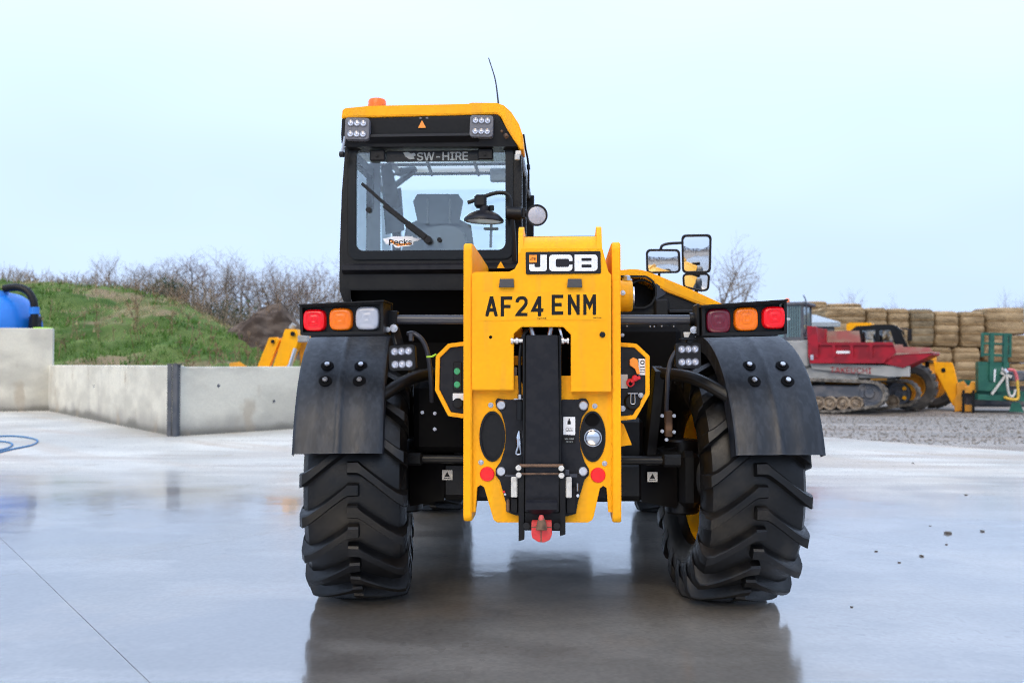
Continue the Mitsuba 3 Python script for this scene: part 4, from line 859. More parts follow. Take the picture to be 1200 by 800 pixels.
# --- mirrors at the front right corner
def mirror(pts, Y, tiltx, tiltz, arm, lab):
    K = part(TH, 'mirror'); p = rnd(Polygon(xz(pts, Y)), .03); c = p.centroid
    tr = lambda m: rot(rot(m, tiltx, (1, 0, 0), (c.x, Y, c.y)), tiltz, (0, 0, 1), (c.x, Y, c.y))
    add(K, 'mirror_back', tr(cat(plate(p, Y + .004, Y + .03), plate(p.buffer(-.02), Y + .03, Y + .05), plate(p.buffer(.004).difference(p.buffer(-.011)), Y - .024, Y + .004))), 'black_plastic', label=lab)
    x0, z0, x1, z1 = p.buffer(-.008).bounds; R = 1.15; n = 48; t = np.arange(n) * 2 * np.pi / n                     # convex glass, as on wide-angle mirrors
    sx, sz = np.sign(np.cos(t)) * np.abs(np.cos(t)) ** .36, np.sign(np.sin(t)) * np.abs(np.sin(t)) ** .36; V, Fc = [], []
    for k in range(12):
        f = max(1 - k / 11, 1e-3); dx, dz = f * sx * (x1 - x0) / 2, f * sz * (z1 - z0) / 2
        V.append(np.c_[(x0 + x1) / 2 + dx, Y - .004 - .012 + (dx ** 2 + dz ** 2) / (2 * R), (z0 + z1) / 2 + dz])
    i = np.arange(n); j = (i + 1) % n
    for k in range(11): Fc += [np.c_[k * n + i, k * n + j, (k + 1) * n + j], np.c_[k * n + i, (k + 1) * n + j, (k + 1) * n + i]]
    add(K, 'mirror_glass', tr(trimesh.Trimesh(np.vstack(V), np.vstack(Fc), process=False)), 'mirror', True)
    if arm: add(K, 'mirror_arm', arm, 'black_plastic')
ym = 2.45
mirror([(757.3, 292.5), (796, 293), (797, 319.5), (758, 320)], ym, math.radians(3.9), math.radians(-4.5), cat(tube([at(774, 293, ym + .03), at(776, 288, ym + .03), at(784, 285.5, ym + .03), at(800, 284.5, ym + .03)], .011), tube([at(772.5, 318, ym + .03), at(772.5, 332, ym + .05)], .010, 8, 0)), 'wide black framed mirror')
mirror([(799, 275.5), (833, 275.5), (832.3, 319.5), (800, 319.5)], ym, math.radians(4.6), math.radians(-6), cat(tube([at(816, 300, ym + .04), at(816, 350, ym + .06)], .014, 8, 0)), 'tall upper mirror')
mirror([(800, 320.5), (831.5, 320.5), (830, 340), (821, 341), (801, 336)], ym + .01, math.radians(10), math.radians(-6), None, 'small lower mirror')

# --- cab
CB = part(TH, 'cab'); yc0, yc1 = 0.36, 1.95
def cz(v): return Z(v, yc0)
def cx(u): return X(u, yc0)
outer = Polygon(xz([(404.5, 168), (609.5, 166), (611.5, 200), (611.5, 320), (603, 340), (402, 340), (397.5, 330), (397.5, 295), (400, 225)], yc0))
win = rrect(cx(417), cx(592.3), cz(292.5), cz(172.5), .04)
gask = rrect(cx(408.5), cx(601.5), cz(303.5), cz(168.5), .05)
add(CB, 'rear_frame', bplate(outer.difference(gask.buffer(-.001)), yc0, yc0 + .07, .01), 'black_paint', 40)
RWN = 'rear_window'
add(CB, 'window_surround', bplate(gask.difference(win), yc0 - .012, yc0 + .02, .006), 'cab_print', 40)
add(CB, 'rear_window', plate(win.buffer(.004), yc0 + .004, yc0 + .0045), 'glass', label='rear cab window with a wiper')
add(CB, 'window_ledge', hull([(x, y, z) for x in (cx(402), cx(606)) for y, z in ((yc0 - .015, cz(308)), (yc0 - .045, cz(311)), (yc0 - .045, cz(316)), (yc0 - .01, cz(320)), (yc0 + .03, cz(306)), (yc0 + .03, cz(320)))]), 'cover_grey')
add(CB, 'lower_panel', hull([(cx(403), yc0 + .02, cz(320)), (cx(606), yc0 + .02, cz(320)), (cx(403), yc0 + .06, cz(318)), (cx(606), yc0 + .06, cz(318)), (cx(412), yc0 + .26, cz(400)), (cx(606), yc0 + .26, cz(400)), (cx(412), yc0 + .5, cz(400)), (cx(606), yc0 + .5, cz(400))]), 'dark_gap')
add(CB, 'corner_post', hull([tuple(at(u, v, y)) for u, v, y in ((397.5, 318, yc0), (404.5, 318, yc0), (397.8, 340, yc0), (402, 352, yc0), (412, 358, yc0 + .02), (410, 330, yc0), (397.5, 318, yc0 + .1), (412, 358, yc0 + .12), (402, 352, yc0 + .1))]), 'black_paint')
add(CB, 'corner_trim', hbox(cx(555), cx(606), yc0 - .10, yc0 - .05, cz(318), cz(312.5), .006), 'black_plastic')
tri = xz([(582, 314.3), (591.5, 314.3), (586.8, 306)], yc0 - .101)
add(CB, 'warning_triangle', plate(rnd(Polygon(tri), .002), yc0 - .103, yc0 - .098), 'plate_yellow')
# body, floor, pillars and glass
xL, xR = cx(399.5), cx(611)
add(CB, 'cab_floor', hbox(xL + .02, xR - .02, yc0 + .1, yc1, .95, 1.10, .03), 'black_plastic')
ztop_c, zsill = cz(172), cz(300)
for x in (xL, xR - .05):
    add(CB, 'pillar', bar((x + .025, yc1 - .02, 1.0), (x + .025 + (.02 if x < 0 else 0), yc1 - .12, ztop_c), .06, .05, up=(0, 1, 0)), 'black_paint')
    add(CB, 'pillar', bar((x + .025, 1.05, 1.0), (x + .025, 1.02, ztop_c), .05, .05, up=(0, 1, 0)), 'black_paint')
    add(CB, 'side_rail', cat(hbox(x, x + .05, yc0 + .05, yc1 - .02, ztop_c - .04, ztop_c + .03, .008), hbox(x, x + .05, yc0 + .05, yc1, zsill - .35, zsill - .3, .008)), 'black_paint')
    add(CB, 'side_glass', cat(plateYZ([(yc0 + .05, zsill - .3), (yc1 - .04, zsill - .3), (yc1 - .12, ztop_c), (yc0 + .05, ztop_c)], x + (.002 if x < 0 else .044), x + (.0025 if x < 0 else .0445))), 'glass')
ws = plate(sbox(xL + .03, 1.2, xR - .03, ztop_c + .02), 0, .0005); ws.apply_transform(trimesh.transformations.rotation_matrix(math.radians(3), (1, 0, 0))); ws.apply_translation((0, yc1, 0.03))
add(CB, 'windscreen', ws, 'glass')
add(CB, 'front_rail', hbox(xL, xR, yc1 - .03, yc1 + .03, 1.10, 1.22, .01), 'black_paint')
# roof: yellow shell over a black rear fascia
RF = part(TH, 'cab_roof'); yr = yc0 - .10
shell = Polygon(xz([(399.7, 139), (401, 129), (404, 126.6), (430, 124), (455, 123.3), (548, 121.5), (553, 120), (582, 120.4), (590, 123), (599, 131), (608, 145), (612.5, 158), (614, 176), (609.5, 174), (601, 162), (594.5, 152), (587, 137), (582.5, 133.6), (404, 138)], yr))
add(RF, 'roof_shell', bplate(rnd(shell, .006), yr, yc0 + .06, .008), 'yellow', 50)
shell2 = Polygon(xz([(399.7, 139), (401, 129), (404, 126.6), (430, 124), (455, 123.3), (548, 121.5), (553, 120), (582, 120.4), (590, 123), (599, 131), (608, 145), (612.5, 158), (613.5, 172), (606, 168), (590, 140), (582.5, 133.6), (404, 138)], yr))
roofpts = [(x, yr + .06, z - .002) for x, z in shell2.exterior.coords] 
add(RF, 'roof_top', cat(plate(shell2.buffer(-.004), yc0 + .03, .56), plate(shell2.buffer(-.004).intersection(sbox(-5, cz(146), 5, 5)), .56, 1.08)), 'yellow', 50)
zr1, zr0 = cz(124), cz(133)
add(RF, 'roof_rim', cat(hbox(cx(401), cx(412), 1.085, yc1 + .1, zr0, zr1, .02), hbox(cx(588), cx(600), 1.085, yc1 + .1, zr0, zr1, .02), hbox(cx(412.5), cx(587.5), yc1, yc1 + .1, zr0 + .02, zr1, .02)), 'black_paint', 50)
add(RF, 'roof_glass', hbox(cx(412.5), cx(587.5), 1.085, yc1, zr0 + .015, zr0 + .016, .0003), 'glass', False)
fas = [(400.2, 139), (583, 133.5), (588, 141), (601, 163), (606, 170), (404, 170.5), (398.5, 166), (398, 155)]
add(RF, 'fascia', hull([(x, yr + .012 + (.02 if z < cz(150) else 0), z) for x, z in xz(fas, yr)] + [(x, yc0 + .1, z) for x, z in xz(fas, yr)]), 'black_plastic')
add(RF, 'fascia_ridge', hull([(x, y, z) for x in (X(428, yr), X(560, yr)) for y, z in ((yr - .004, Z(155, yr)), (yr - .012, Z(158.5, yr)), (yr + .02, Z(164, yr)), (yr + .03, Z(154, yr)))]), 'black_plastic')
tri = xz([(489.5, 149.5), (499, 149.5), (494.2, 140.5)], yr)
add(RF, 'warning_triangle', plate(rnd(Polygon(tri), .002), yr + .008, yr + .014), 'orange_plastic')
add(RF, 'fascia_clip', [hbox(X(u, yr), X(u + 3, yr), yr + .006, yr + .014, Z(137, yr), Z(135, yr), .001) for u in (490.5, 498)], 'lamp_face')
add(RF, 'side_fitting', cat(cyl(at(592, 158, yr - .01), at(594, 161, yr - .02), .012, 10), cyl(at(587, 153, yr - .01), at(589, 155, yr - .01), .007, 10)), 'rust')
work_light(TH, 'roof_light', 405, 431.5, 138, 163.3, yr - .03, 'pale', math.radians(2))
work_light(TH, 'roof_light', 550.7, 577.5, 135, 160.3, yr - .03, 'pale', math.radians(2))
add(RF, 'strut', cat(tube([at(404.5, 160, yr - .01), at(401.5, 175, yr), at(400, 180, yr)], .008, 8, 0)), 'zinc')
add(RF, 'strut_foot', cat(cyl(at(398, 181, yr), at(403, 181, yr), .016, 12)), 'black_plastic')
add(RF, 'latch', cat(hbox(X(604, yr), X(610.5, yr), yr, yr + .03, Z(181, yr), Z(176, yr), .003), cyl(at(606, 181, yr), at(606, 187.5, yr), .014, 12)), 'galvanised')
# the lettered film, hinges, sticker and wiper on the rear window
yw = yc0 - .004
add(CB, 'sun_strip', plate(rrect(cx(452), cx(561), cz(187.5), cz(175.3), .004), yc0 + .0005, yc0 + .002), 'cab_print', label='dark strip with grey SW-HIRE lettering')
add(CB, 'strip_lettering', cat(write('SW-HIRE', cx(518), yc0 + .001, cz(181.8), .044, cx(548) - cx(488), True, .001)), 'grey_letter')
add(CB, 'strip_emblem', plate(rnd(unary_union([Polygon(xz(q, yc0)) for q in ([(472.5, 179), (478, 178), (484, 182), (486, 186.5), (480, 187), (475, 183.5)], [(482, 179.5), (486.5, 179.5), (487, 183), (484, 183)])]), .002), yc0 - .001, yc0 + .001), 'grey_letter')
for u in (433.5, 560): add(CB, 'hinge', cat(hbox(cx(u), cx(u + 18), yc0 - .03, yc0 - .003, cz(187.5), cz(174.5), .006), ring_bolt((cx(u + 8.5), yc0 - .031, cz(181.5)), (0, -1, 0), .008, .006)), 'black_plastic')
stk = [(448.7, 279.8), (455, 278.5), (460, 277), (483, 276.8), (485, 278.7), (494.5, 278.9), (490, 282), (484.5, 283), (484, 286.5), (480, 288.5), (470, 289), (468, 290.4), (463, 290), (461, 286.8), (452, 286), (450.5, 283)]
add(CB, 'window_sticker', plate(Polygon(xz(stk, yc0)), yc0, yc0 + .003), 'white_sticker', label='white sticker with Pecks lettering')
add(CB, 'sticker_lettering', write('Pecks', cx(469), yc0 + .0005, cz(282.6), .032, cx(483) - cx(456), True, .001), 'ink')
add(CB, 'sticker_flash', plate(Polygon(xz([(456, 281), (464, 283), (462, 285.5), (474, 285), (483, 284.2), (480, 287), (466, 288.6), (460, 285.5)], yc0)), yc0 - .0003, yc0 + .001), 'orange_plastic')
WP = f'{CB}'
add(CB, 'wiper', cat(bar((cx(424), yc0 - .02, cz(213.5)), (cx(466), yc0 - .02, cz(251)), .010, .018), bar((cx(451), yc0 - .04, cz(240)), (cx(502), yc0 - .04, cz(280.5)), .018, .028), bar((cx(478), yc0 - .042, cz(262)), (cx(500), yc0 - .042, cz(279)), .024, .036), cyl((cx(502), yc0 - .05, cz(281)), (cx(502), yc0 + .01, cz(281)), .022, 18), cyl((cx(515), yc0 - .02, cz(280.5)), (cx(515), yc0 + .01, cz(280.5)), .013, 14)), 'black_plastic')
add(CB, 'wiper_motor_cover', plate(rnd(Polygon(xz([(491, 296), (493, 275), (502, 268), (518, 264.5), (534, 266), (544, 273), (546.5, 296)], yc0 + .05)), .01), yc0 + .03, yc0 + .12), 'seat_grey')
add(CB, 'glass_knob', cyl((cx(432), yc0 - .02, cz(244.5)), (cx(432), yc0 + .01, cz(244.5)), .016, 14), 'black_plastic')
# inside: seat, screen, guard bars
ysd = 0.72
add(CB, 'seat_headrest', hull([tuple(at(u, v, y)) for u, v, ys in ((484, 236, 0), (489, 227.5, 0), (537, 227.5, 0), (543, 236, 0), (538, 262, 0), (490, 262, 0)) for y in (ysd, ysd + .10)]), 'seat_grey')
add(CB, 'seat_back', hull([tuple(at(u, v, y)) for u, v in ((476, 264), (492, 257), (538, 257), (552, 264), (557, 300), (470, 300)) for y in (ysd + .03, ysd + .2)]), 'seat_grey')
add(CB, 'seat_cushion', hbox(cx(480), cx(552), ysd + .1, ysd + .62, 1.35, 1.5, .04), 'seat_grey')
add(CB, 'seat_seam', [tube([at(u, 233, ysd - .004), at(u, 262, ysd - .004)], .006, 6, 0) for u in (501, 527)], 'cab_grey')
add(CB, 'rolled_blind', hull([tuple(at(u, v, y)) for u, v in ((446, 196), (458, 190), (470, 241), (465, 245), (452, 243)) for y in (.55, .60)]), 'cab_print')
add(CB, 'side_trim', cat(hull([tuple(at(u, v, y)) for u, v in ((434, 190), (446, 190), (446, 296), (428, 296)) for y in (1.0, 1.06)]), hull([tuple(at(u, v, y)) for u, v in ((448, 225), (470, 220), (474, 270), (452, 275)) for y in (1.1, 1.16)])), 'cab_grey')
add(CB, 'roof_guard', [tube([at(430, v, 1.55 + .2 * (v > 196)), at(594, v - 1.5, 1.55 + .2 * (v > 196))], .011, 8, 0) for v in (193.5, 204.5)] + [tube([at(u, 190, 1.5), at(u + 5, 205, 1.78)], .012, 8, 0) for u in (501, 556)], 'black_plastic')
add(CB, 'headlining', hull([tuple(at(u, v, y)) for u, v, y in ((418, 174, .5), (594, 174, .5), (418, 190, 1.07), (594, 190, 1.07), (418, 170, .5), (594, 170, .5), (418, 182, 1.07), (594, 182, 1.07))]), 'cab_print')
add(CB, 'door_handle_bar', tube([at(470, 200, 1.2), at(486, 199, 1.3), at(470, 212, 1.25), at(462, 218, 1.2)], .02, 8), 'cab_print')
add(CB, 'interior_mirror', hbox(X(574, 1.6), X(598, 1.6), 1.6, 1.65, Z(212, 1.6), Z(196, 1.6), .01), 'cab_grey')
add(CB, 'control_lever', cat(tube([at(575, 290, .9), at(576, 255, .9)], .008, 8, 0), hbox(X(567, .9), X(584, .9), .88, .92, Z(269, .9), Z(266.5, .9), .003)), 'cab_grey')
# rear lamp and dome on its bent arm
LA = part(TH, 'boom_work_lamp'); yl = yc0 - .10
add(LA, 'dome_lamp', lathe([(.095, 0), (.108, .002), (.108, .012), (.100, .022), (.080, .040), (.050, .055), (.026, .060), (.026, .085), (0, .087)], at(567, 260, yl), (0.04, 0, 1), 36), 'cover_grey', 40)
add(LA, 'dome_lens', lathe([(.094, .003), (.05, .001), (0, 0)], at(567, 260, yl), (0.04, 0, 1), 30), 'clear_lens', 40)
add(LA, 'lamp_arm', cat(tube([at(548, 237.5, yl), at(556, 235, yl), at(566, 231, yl), at(580, 226.5, yl), at(592, 226.5, yl), at(598, 233, yl), at(599, 246, yl)], .0105, 10), hbox(X(556, yl), X(570, yl), yl - .03, yl + .03, Z(243, yl), Z(228, yl), .012), cyl(at(576, 241, yl), at(576, 247, yl), .014, 12)), 'black_plastic')
add(LA, 'lamp_stalk', cat(cyl(at(593, 250, yl), at(612, 250, yl), .036, 20, .006), cyl(at(611, 250, yl), at(618, 250, yl), .018, 14), hbox(X(612, yl), X(616, yl), yl - .02, yl + .02, Z(256, yl), Z(244, yl), .003), tube([at(600, 255, yl), at(602, 280, yl + .02), at(603, 306, yl + .05)], .014, 8)), 'black_plastic')
add(LA, 'round_lamp', lathe([(0, -.05), (.035, -.05), (.055, -.02), (.0585, .0), (.0585, .012), (.050, .012), (.050, .004)], at(629, 252.5, yl), (0.12, -1, 0), 30), 'black_plastic', 40)
add(LA, 'round_lens', lathe([(.050, .005), (.045, .009), (.0, .011)], at(629, 252.5, yl), (0.12, -1, 0), 28), 'clear_lens', 40)
# beacon, aerial
BE = part(TH, 'beacon'); bz = at(442, 124, .75)
add(BE, 'beacon_dome', lathe([(.056, 0), (.056, .022), (.053, .024), (.053, .046), (.048, .056), (.03, .062), (0, .063)], bz + np.array([0, 0, -.022]), (0, 0, 1), 28), 'beacon_orange', 35)
add(TH, 'aerial', tube([at(584, 122, .8), at(583, 112, .8), at(580, 92, .8), at(572.5, 68, .8)], (.006, .003), 8), 'tube_grey')
add(TH, 'aerial_lead', cat(tube([at(613.5, 158, .5), at(616, 175, .6), at(619, 192, .7), at(619.5, 222, .8)], .006, 6), cyl(at(619, 193, .7), at(619.5, 199, .7), .010, 8)), 'black_plastic')

# ------------------------------------------------------------------ background: machines, bales, tank
class Local:
    """A vehicle's own axes: x along it (to the right in the photograph), y away from us, z up."""
    def __init__(s, o, deg):
        s.o = np.array([o[0], o[1], 0.]); a = math.radians(deg); s.a = np.array([math.cos(a), math.sin(a), 0]); s.b = np.array([-math.sin(a), math.cos(a), 0])
        s.M = np.eye(4); s.M[:3, 0], s.M[:3, 1], s.M[:3, 3] = s.a, s.b, s.o
    def px(s, u, v, y=0.0):
        r = ray(u, v); p0 = s.o + s.b * y; t = ((p0 - CAM) @ s.b) / (r @ s.b); p = CAM + r * t
        return (p - s.o) @ s.a, p[2]
    def P(s, pts, y=0.0): return [s.px(u, v, y) for u, v in pts]
    def add(s, parent, name, mesh, m, smooth=30, **k):
        if isinstance(mesh, list): return [s.add(parent, name, q, m, smooth, **k) for q in mesh]
        mesh = mesh.copy(); mesh.apply_transform(s.M); return add(parent, name, mesh, m, smooth, **k)
def wheel_mesh(r, w, rim, lugs=18):
    h = w / 2
    t = lathe([(rim, -h * .75), (rim * 1.08, -h * .9), (r * .86, -h), (r * .95, -h * .85), (r * .97, 0), (r * .95, h * .85), (r * .86, h), (rim * 1.08, h * .9), (rim, h * .75)], (0, 0, 0), (0, 1, 0), 40)
    ms = [t]
    for s in (-1, 1):
        for k in range(lugs):
            a = (k + (.5 if s > 0 else 0)) * 2 * np.pi / lugs; m = hbox(-.035, .035, 0, h * 1.02, -.03, .035, .008)
            m = rot(m, .55, (0, 0, 1)); m = mv(m, 0, 0, r * .965)
            if s < 0: m = rot(m, math.pi, (0, 0, 1))
            ms.append(rot(m, a, (0, 1, 0)))
    return cat(ms)

# --- the red tracked dumper
DP = thing('tracked_dumper', 'red and grey tracked dumper with a red tipping skip, parked beside the bales', 'dumper')
D = Local(gnd(985, 483.5), -27)
def track(key, y0, full):
    zt = D.px(990, 442.5)[1]; xr = D.px(1038, 460)[0] if y0 < 1 else D.px(1077, 460, y0)[0]; x0 = xr - 3.35; r = zt / 2; n = 44
    # the belt: an oval loop, rising a little at the right end
    path = []
    for a in np.linspace(-90, 90, 15): path.append((xr - r * .80 + r * .78 * math.cos(math.radians(a)), r * 1.12 + r * .80 * math.sin(math.radians(a)) - (0.04 if a > 0 else 0)))
    for a in np.linspace(90, 270, 15): path.append((x0 + r + r * math.cos(math.radians(a)), r + r * math.sin(math.radians(a)) - (0.0)))
    path += [(x0 + r + .1, 0.0), (xr - 1.1, 0.0)]
    loop = Polygon(path).buffer(0); outer = loop; inner = loop.buffer(-.055)
    def pl(poly, a, b): return plate(poly, a, b)
    D.add(key, 'belt', pl(outer.difference(inner), y0, y0 + .48), 'track_rubber')
    L = outer.exterior.length; np_ = int(L / .125)
    for i in range(np_):
        q = outer.exterior.interpolate(i * L / np_); q2 = outer.exterior.interpolate(i * L / np_ + .01); ang = math.atan2(q2.y - q.y, q2.x - q.x)
        if q.x < xr - 2.3: continue
        c = np.array([q.x, 0, q.y]); m = hbox(-.035, .035, y0 - .006, y0 + .486, -.02, .028, .008); m = rot(m, -ang + (0 if outer.exterior.is_ccw else math.pi), (0, 1, 0))
        if not outer.exterior.is_ccw: pass
        D.add(key, 'pad', mv(m, c[0], 0, c[2]), 'track_rubber', False)
    return xr, r, x0
T1, T2 = part(DP, 'track'), part(DP, 'track')
xr, r_, x0_ = track(T1, 0, True); track(T2, 1.36, True)
a, b = D.px(952, 451.5), D.px(1013, 467)
D.add(DP, 'track_frame', cat(hbox(a[0] - 1.3, b[0], .10, .4, b[1], a[1], .03), hbox(b[0] - .1, b[0] + .3, .14, .36, b[1] + .05, a[1] - .05, .05)), 'dumper_dark')
D.add(DP, 'track_frame', hbox(a[0] - .8, b[0] + .3, 1.46, 1.75, b[1], a[1], .03), 'dumper_dark')
def roller(u, v, r, y, m='roller_mud', nm='roller'):
    x, z = D.px(u, v, y); D.add(DP, nm, lathe([(0, -.03), (r * .35, -.03), (r * .4, .02), (r * .75, .03), (r * .8, -.02), (r, -.02), (r, .3), (0, .3)], (x, y, z), (0, 1, 0), 24), m, 35)
for u in (944, 958.5, 972.3, 987.5, 1003): roller(u, 472, .165, .02)
roller(1019, 461, .30, .10, 'dumper_dark', 'sprocket'); roller(1046, 470, .16, 1.38); roller(1053, 461, .27, 1.44, 'dumper_dark', 'sprocket')
for u, v in ((1059.5, 455), (1059.5, 466)):
    x, z = D.px(u, v, 1.36); D.add(DP, 'yellow_bolt', cyl((x, 1.42, z), (x, 1.39, z), .05, 12), 'yellow')
a, b = D.px(949, 425.5, .1), D.px(1066, 440.5, .1)
D.add(DP, 'chassis_beam', cat(plate(D.P([(949, 425.5), (1066, 429), (1066, 441), (1040, 441), (952, 432)], .1), .10, .24), hbox(a[0] - .4, b[0] - .5, .24, 1.6, b[1] - .05, a[1] - .1)), 'dumper_grey')
t0, t1 = D.px(973, 432.5, .1), D.px(1021, 434.5, .1)
tw = meshkit.text_mesh('TAKEUCHI', .14, .012, False); v = tw.vertices; sx = (t1[0] - t0[0]) / np.ptp(v[:, 0])
D.add(DP, 'lettering', trimesh.Trimesh(np.c_[(v[:, 0] - v[:, 0].min()) * sx + t0[0], .096 - v[:, 2], v[:, 1] + t0[1] - .085 - (v[:, 0] - v[:, 0].min()) * sx * .02], tw.faces, process=False), 'dumper_red')
D.add(DP, 'yellow_plate', plate(D.P([(1020, 440.5), (1039, 441), (1039, 445.5), (1020, 445.5)], .3), .3, .34), 'yellow_worn')
SK = part(DP, 'skip')
yN, yF = 0.02, 1.80
side = [(949.5, 400), (958.5, 401.5), (1046, 401.5), (1050.5, 413), (1036, 425.5), (949.5, 424.5)]
D.add(SK, 'side_wall', cat(plate(D.P(side, yN), yN, yN + .05), plate(D.P([(949, 418.5), (1040, 419), (1036, 425.5), (949.5, 425.5)], yN), yN - .05, yN + .01), plate(D.P([(957, 401), (1046, 401), (1047.5, 404.5), (957, 404.5)], yN), yN - .05, yN + .01)), 'dumper_red')
for u in (977.5, 998.5, 1021): D.add(SK, 'rib', plate(D.P([(u - 1.8, 404), (u + 1.8, 404), (u + 1.8, 419), (u - 1.8, 419)], yN), yN - .055, yN), 'dumper_red')
D.add(SK, 'headboard_post', plate(D.P([(946.5, 382), (957, 382.5), (959.5, 402), (959.5, 419), (948, 419)], yN), yN - .07, yN + .03), 'dumper_red')
hx0 = D.px(949, 400)[0]; hz0, hz1 = D.px(950, 425)[1], D.px(950, 383)[1]
D.add(SK, 'headboard', hbox(hx0, hx0 + .06, yN + .03, yF, hz0, hz1), 'dumper_red')
xw = D.px(1046, 402, yN)[0]
D.add(SK, 'far_wall', cat(plate([(hx0, hz0), (hx0, hz1 - .05), (D.px(1007, 390, yF)[0], hz1 - .05), (D.px(1009, 402, yF)[0], D.px(1010, 402, yF)[1]), (xw, D.px(1046, 402, yN)[1]), (xw, hz0)], yF - .05, yF)), 'skip_inside')
fl0 = D.px(1036, 425.5, yN)
D.add(SK, 'floor', hbox(hx0, fl0[0], yN + .05, yF - .05, hz0, hz0 + .06), 'skip_inside')
lip0, lip1 = D.px(1048, 406.5, yN), D.px(1083, 412, yN)
ch = D.P([(1034, 425.5), (1058, 431), (1092, 415.5), (1092, 411.5), (1056, 413), (1048, 416)], yN)
D.add(SK, 'chute', plate(ch, yN + .04, yF), 'dumper_red')
D.add(SK, 'chute_cheek', plate(D.P([(1048, 406), (1089, 407), (1093.5, 412.5), (1090, 416), (1048, 424)], yF), yF, yF + .05), 'skip_inside')
D.add(SK, 'chute_lip', plate(D.P([(1048, 413.8), (1092, 411.8), (1092.5, 413.2), (1048, 415.6)], yN), yN + .02, yF), 'skip_inside')
w0, w1 = D.px(980, 411, yN), D.px(996, 414, yN)
D.add(SK, 'white_marking', hbox(w0[0], w1[0], yN - .006, yN + .001, w1[1], w0[1], .001), 'white_sticker')
D.add(SK, 'blue_sticker', plate(D.P([(950.5, 415.5), (954, 415.5), (954, 421.5), (950.5, 421.5)], yN), yN - .075, yN - .07), 'clear_lens')
CBD = part(DP, 'cab')
p0, p1 = D.px(918, 357, .1), D.px(942.5, 398, .1)
yb = 1.0
D.add(CBD, 'cab_frame', cat(*[hbox(x, x + .07, y, y + .07, p1[1], p0[1], .01) for x in (p0[0] - .5, p0[0] + .0, p1[0] - .09) for y in (.1, yb)], hbox(p0[0] - .5, p1[0] + .08, .06, yb + .1, p0[1] - .03, p0[1] + .06, .03), hbox(p0[0] - .5, p1[0], .1, yb + .07, p1[1] - .02, p1[1] + .07, .02), hbox(p0[0] - .3, p1[0] - .2, .3, .9, p1[1], p1[1] + .45, .05)), 'dumper_dark')
D.add(CBD, 'cab_window', cat(hbox(p0[0] - .42, p1[0] - .09, .12, .125, p1[1] + .07, p0[1] - .03, .0005), hbox(p1[0] - .05, p1[0] - .045, .17, yb, p1[1] + .07, p0[1] - .03, .0005)), 'cab_glass')
D.add(CBD, 'window_guard', cat(*[cyl((x, .10, p1[1] + .06), (x, .10, p0[1] - .03), .008, 6) for x in np.linspace(p0[0] + .14, p1[0] - .14, 5)]), 'tube_grey')
q = D.px(922.5, 352.5, .3); D.add(DP, 'beacon', lathe([(.06, -.14), (.06, .02), (.04, .06), (0, .07)], (q[0], .3, q[1]), (0, 0, 1), 16), 'beacon_orange')
a, b = D.px(900, 398, .1), D.px(948, 430, .1)
D.add(DP, 'body_panel', cat(hbox(a[0], b[0], .08, 1.7, b[1], a[1] - .02, .04), hbox(a[0] - .6, D.px(1005, 440, .1)[0], .2, 1.6, D.px(950, 446, .1)[1], b[1], .03)), 'dumper_grey')
D.add(DP, 'mirror_arm', tube([D_ for D_ in [(p1[0] - .9, .0, p0[1] - .3), (p1[0] - 1.0, -.1, p0[1] - .25), (p1[0] - 1.05, -.1, p0[1] - .6)]], .015, 6), 'galvanised')
D.add(DP, 'hydraulic_ram', cyl((D.px(1045, 430, .8)[0], .8, D.px(1045, 437, .8)[1]), (fl0[0] + .35, .8, hz0 + .02), .05, 12), 'dumper_grey')

for k in range(5): D.add(DP, 'grille_slot', hbox(b[0] - .95 + k * .09, b[0] - .90 + k * .09, .074, .082, b[1] + .22, b[1] + .52, .003), 'dark_gap')
D.add(DP, 'handrail', tube([(p1[0] + .02, .06, p1[1] + .1), (p1[0] + .07, .02, p1[1] + .3), (p1[0] + .07, .02, p1[1] + .9), (p1[0] + .0, .06, p1[1] + 1.1)], .016, 6), 'tube_grey')

# --- the second telehandler, facing right, behind the dumper
T2H = thing('telehandler', 'smaller looking yellow telehandler with its fork carriage lowered, parked behind the red dumper', 'telehandler')
G = Local(gnd(1068, 480.8), -24)
wr, ww = .60, .44
def wh2(u, y):
    k = part(T2H, 'wheel'); x = G.px(u, 456, y)[0]; m = mv(wheel_mesh(wr, ww, .34), x, y + ww / 2, wr); G.add(k, 'tyre', m, 'old_tyre', 30)
    G.add(k, 'rim', lathe([(.36, -.16), (.35, -.13), (.30, -.12), (.28, 0), (.15, .04), (.13, -.08), (0, -.08)], (x, y + ww / 2, wr), (0, 1, 0), 36), 'yellow_worn', 40); return x
xf = wh2(1067.5, 0.0); wh2(1093.5, 1.75)
for y in (0., 1.75):
    k = part(T2H, 'wheel'); m = mv(wheel_mesh(wr, ww, .34), xf - 2.75, y + ww / 2, wr); G.add(k, 'tyre', m, 'old_tyre', 30); G.add(k, 'rim', lathe([(.36, -.16), (.30, -.12), (.28, 0), (.15, .04), (0, .04)], (xf - 2.75, y + ww / 2, wr), (0, 1, 0), 32), 'yellow_worn', 40)
G.add(T2H, 'chassis', cat(hbox(xf - 3.4, xf + .5, .55, 1.55, .45, 1.0, .05), cyl((xf, .2, wr), (xf, 2.1, wr), .13, 16)), 'yellow_worn')
G.add(T2H, 'body', hbox(xf - 3.3, xf - .7, .2, 2.0, .85, 1.35, .08), 'black_plastic')
C2 = part(T2H, 'cab')
yc2 = .35
G.add(C2, 'cab_roof', plate(G.P([(991.5, 386.5), (992, 379.5), (996, 378), (1020, 378), (1021, 381), (1003, 382.5), (996, 388)], yc2), yc2, yc2 + .95), 'yellow')
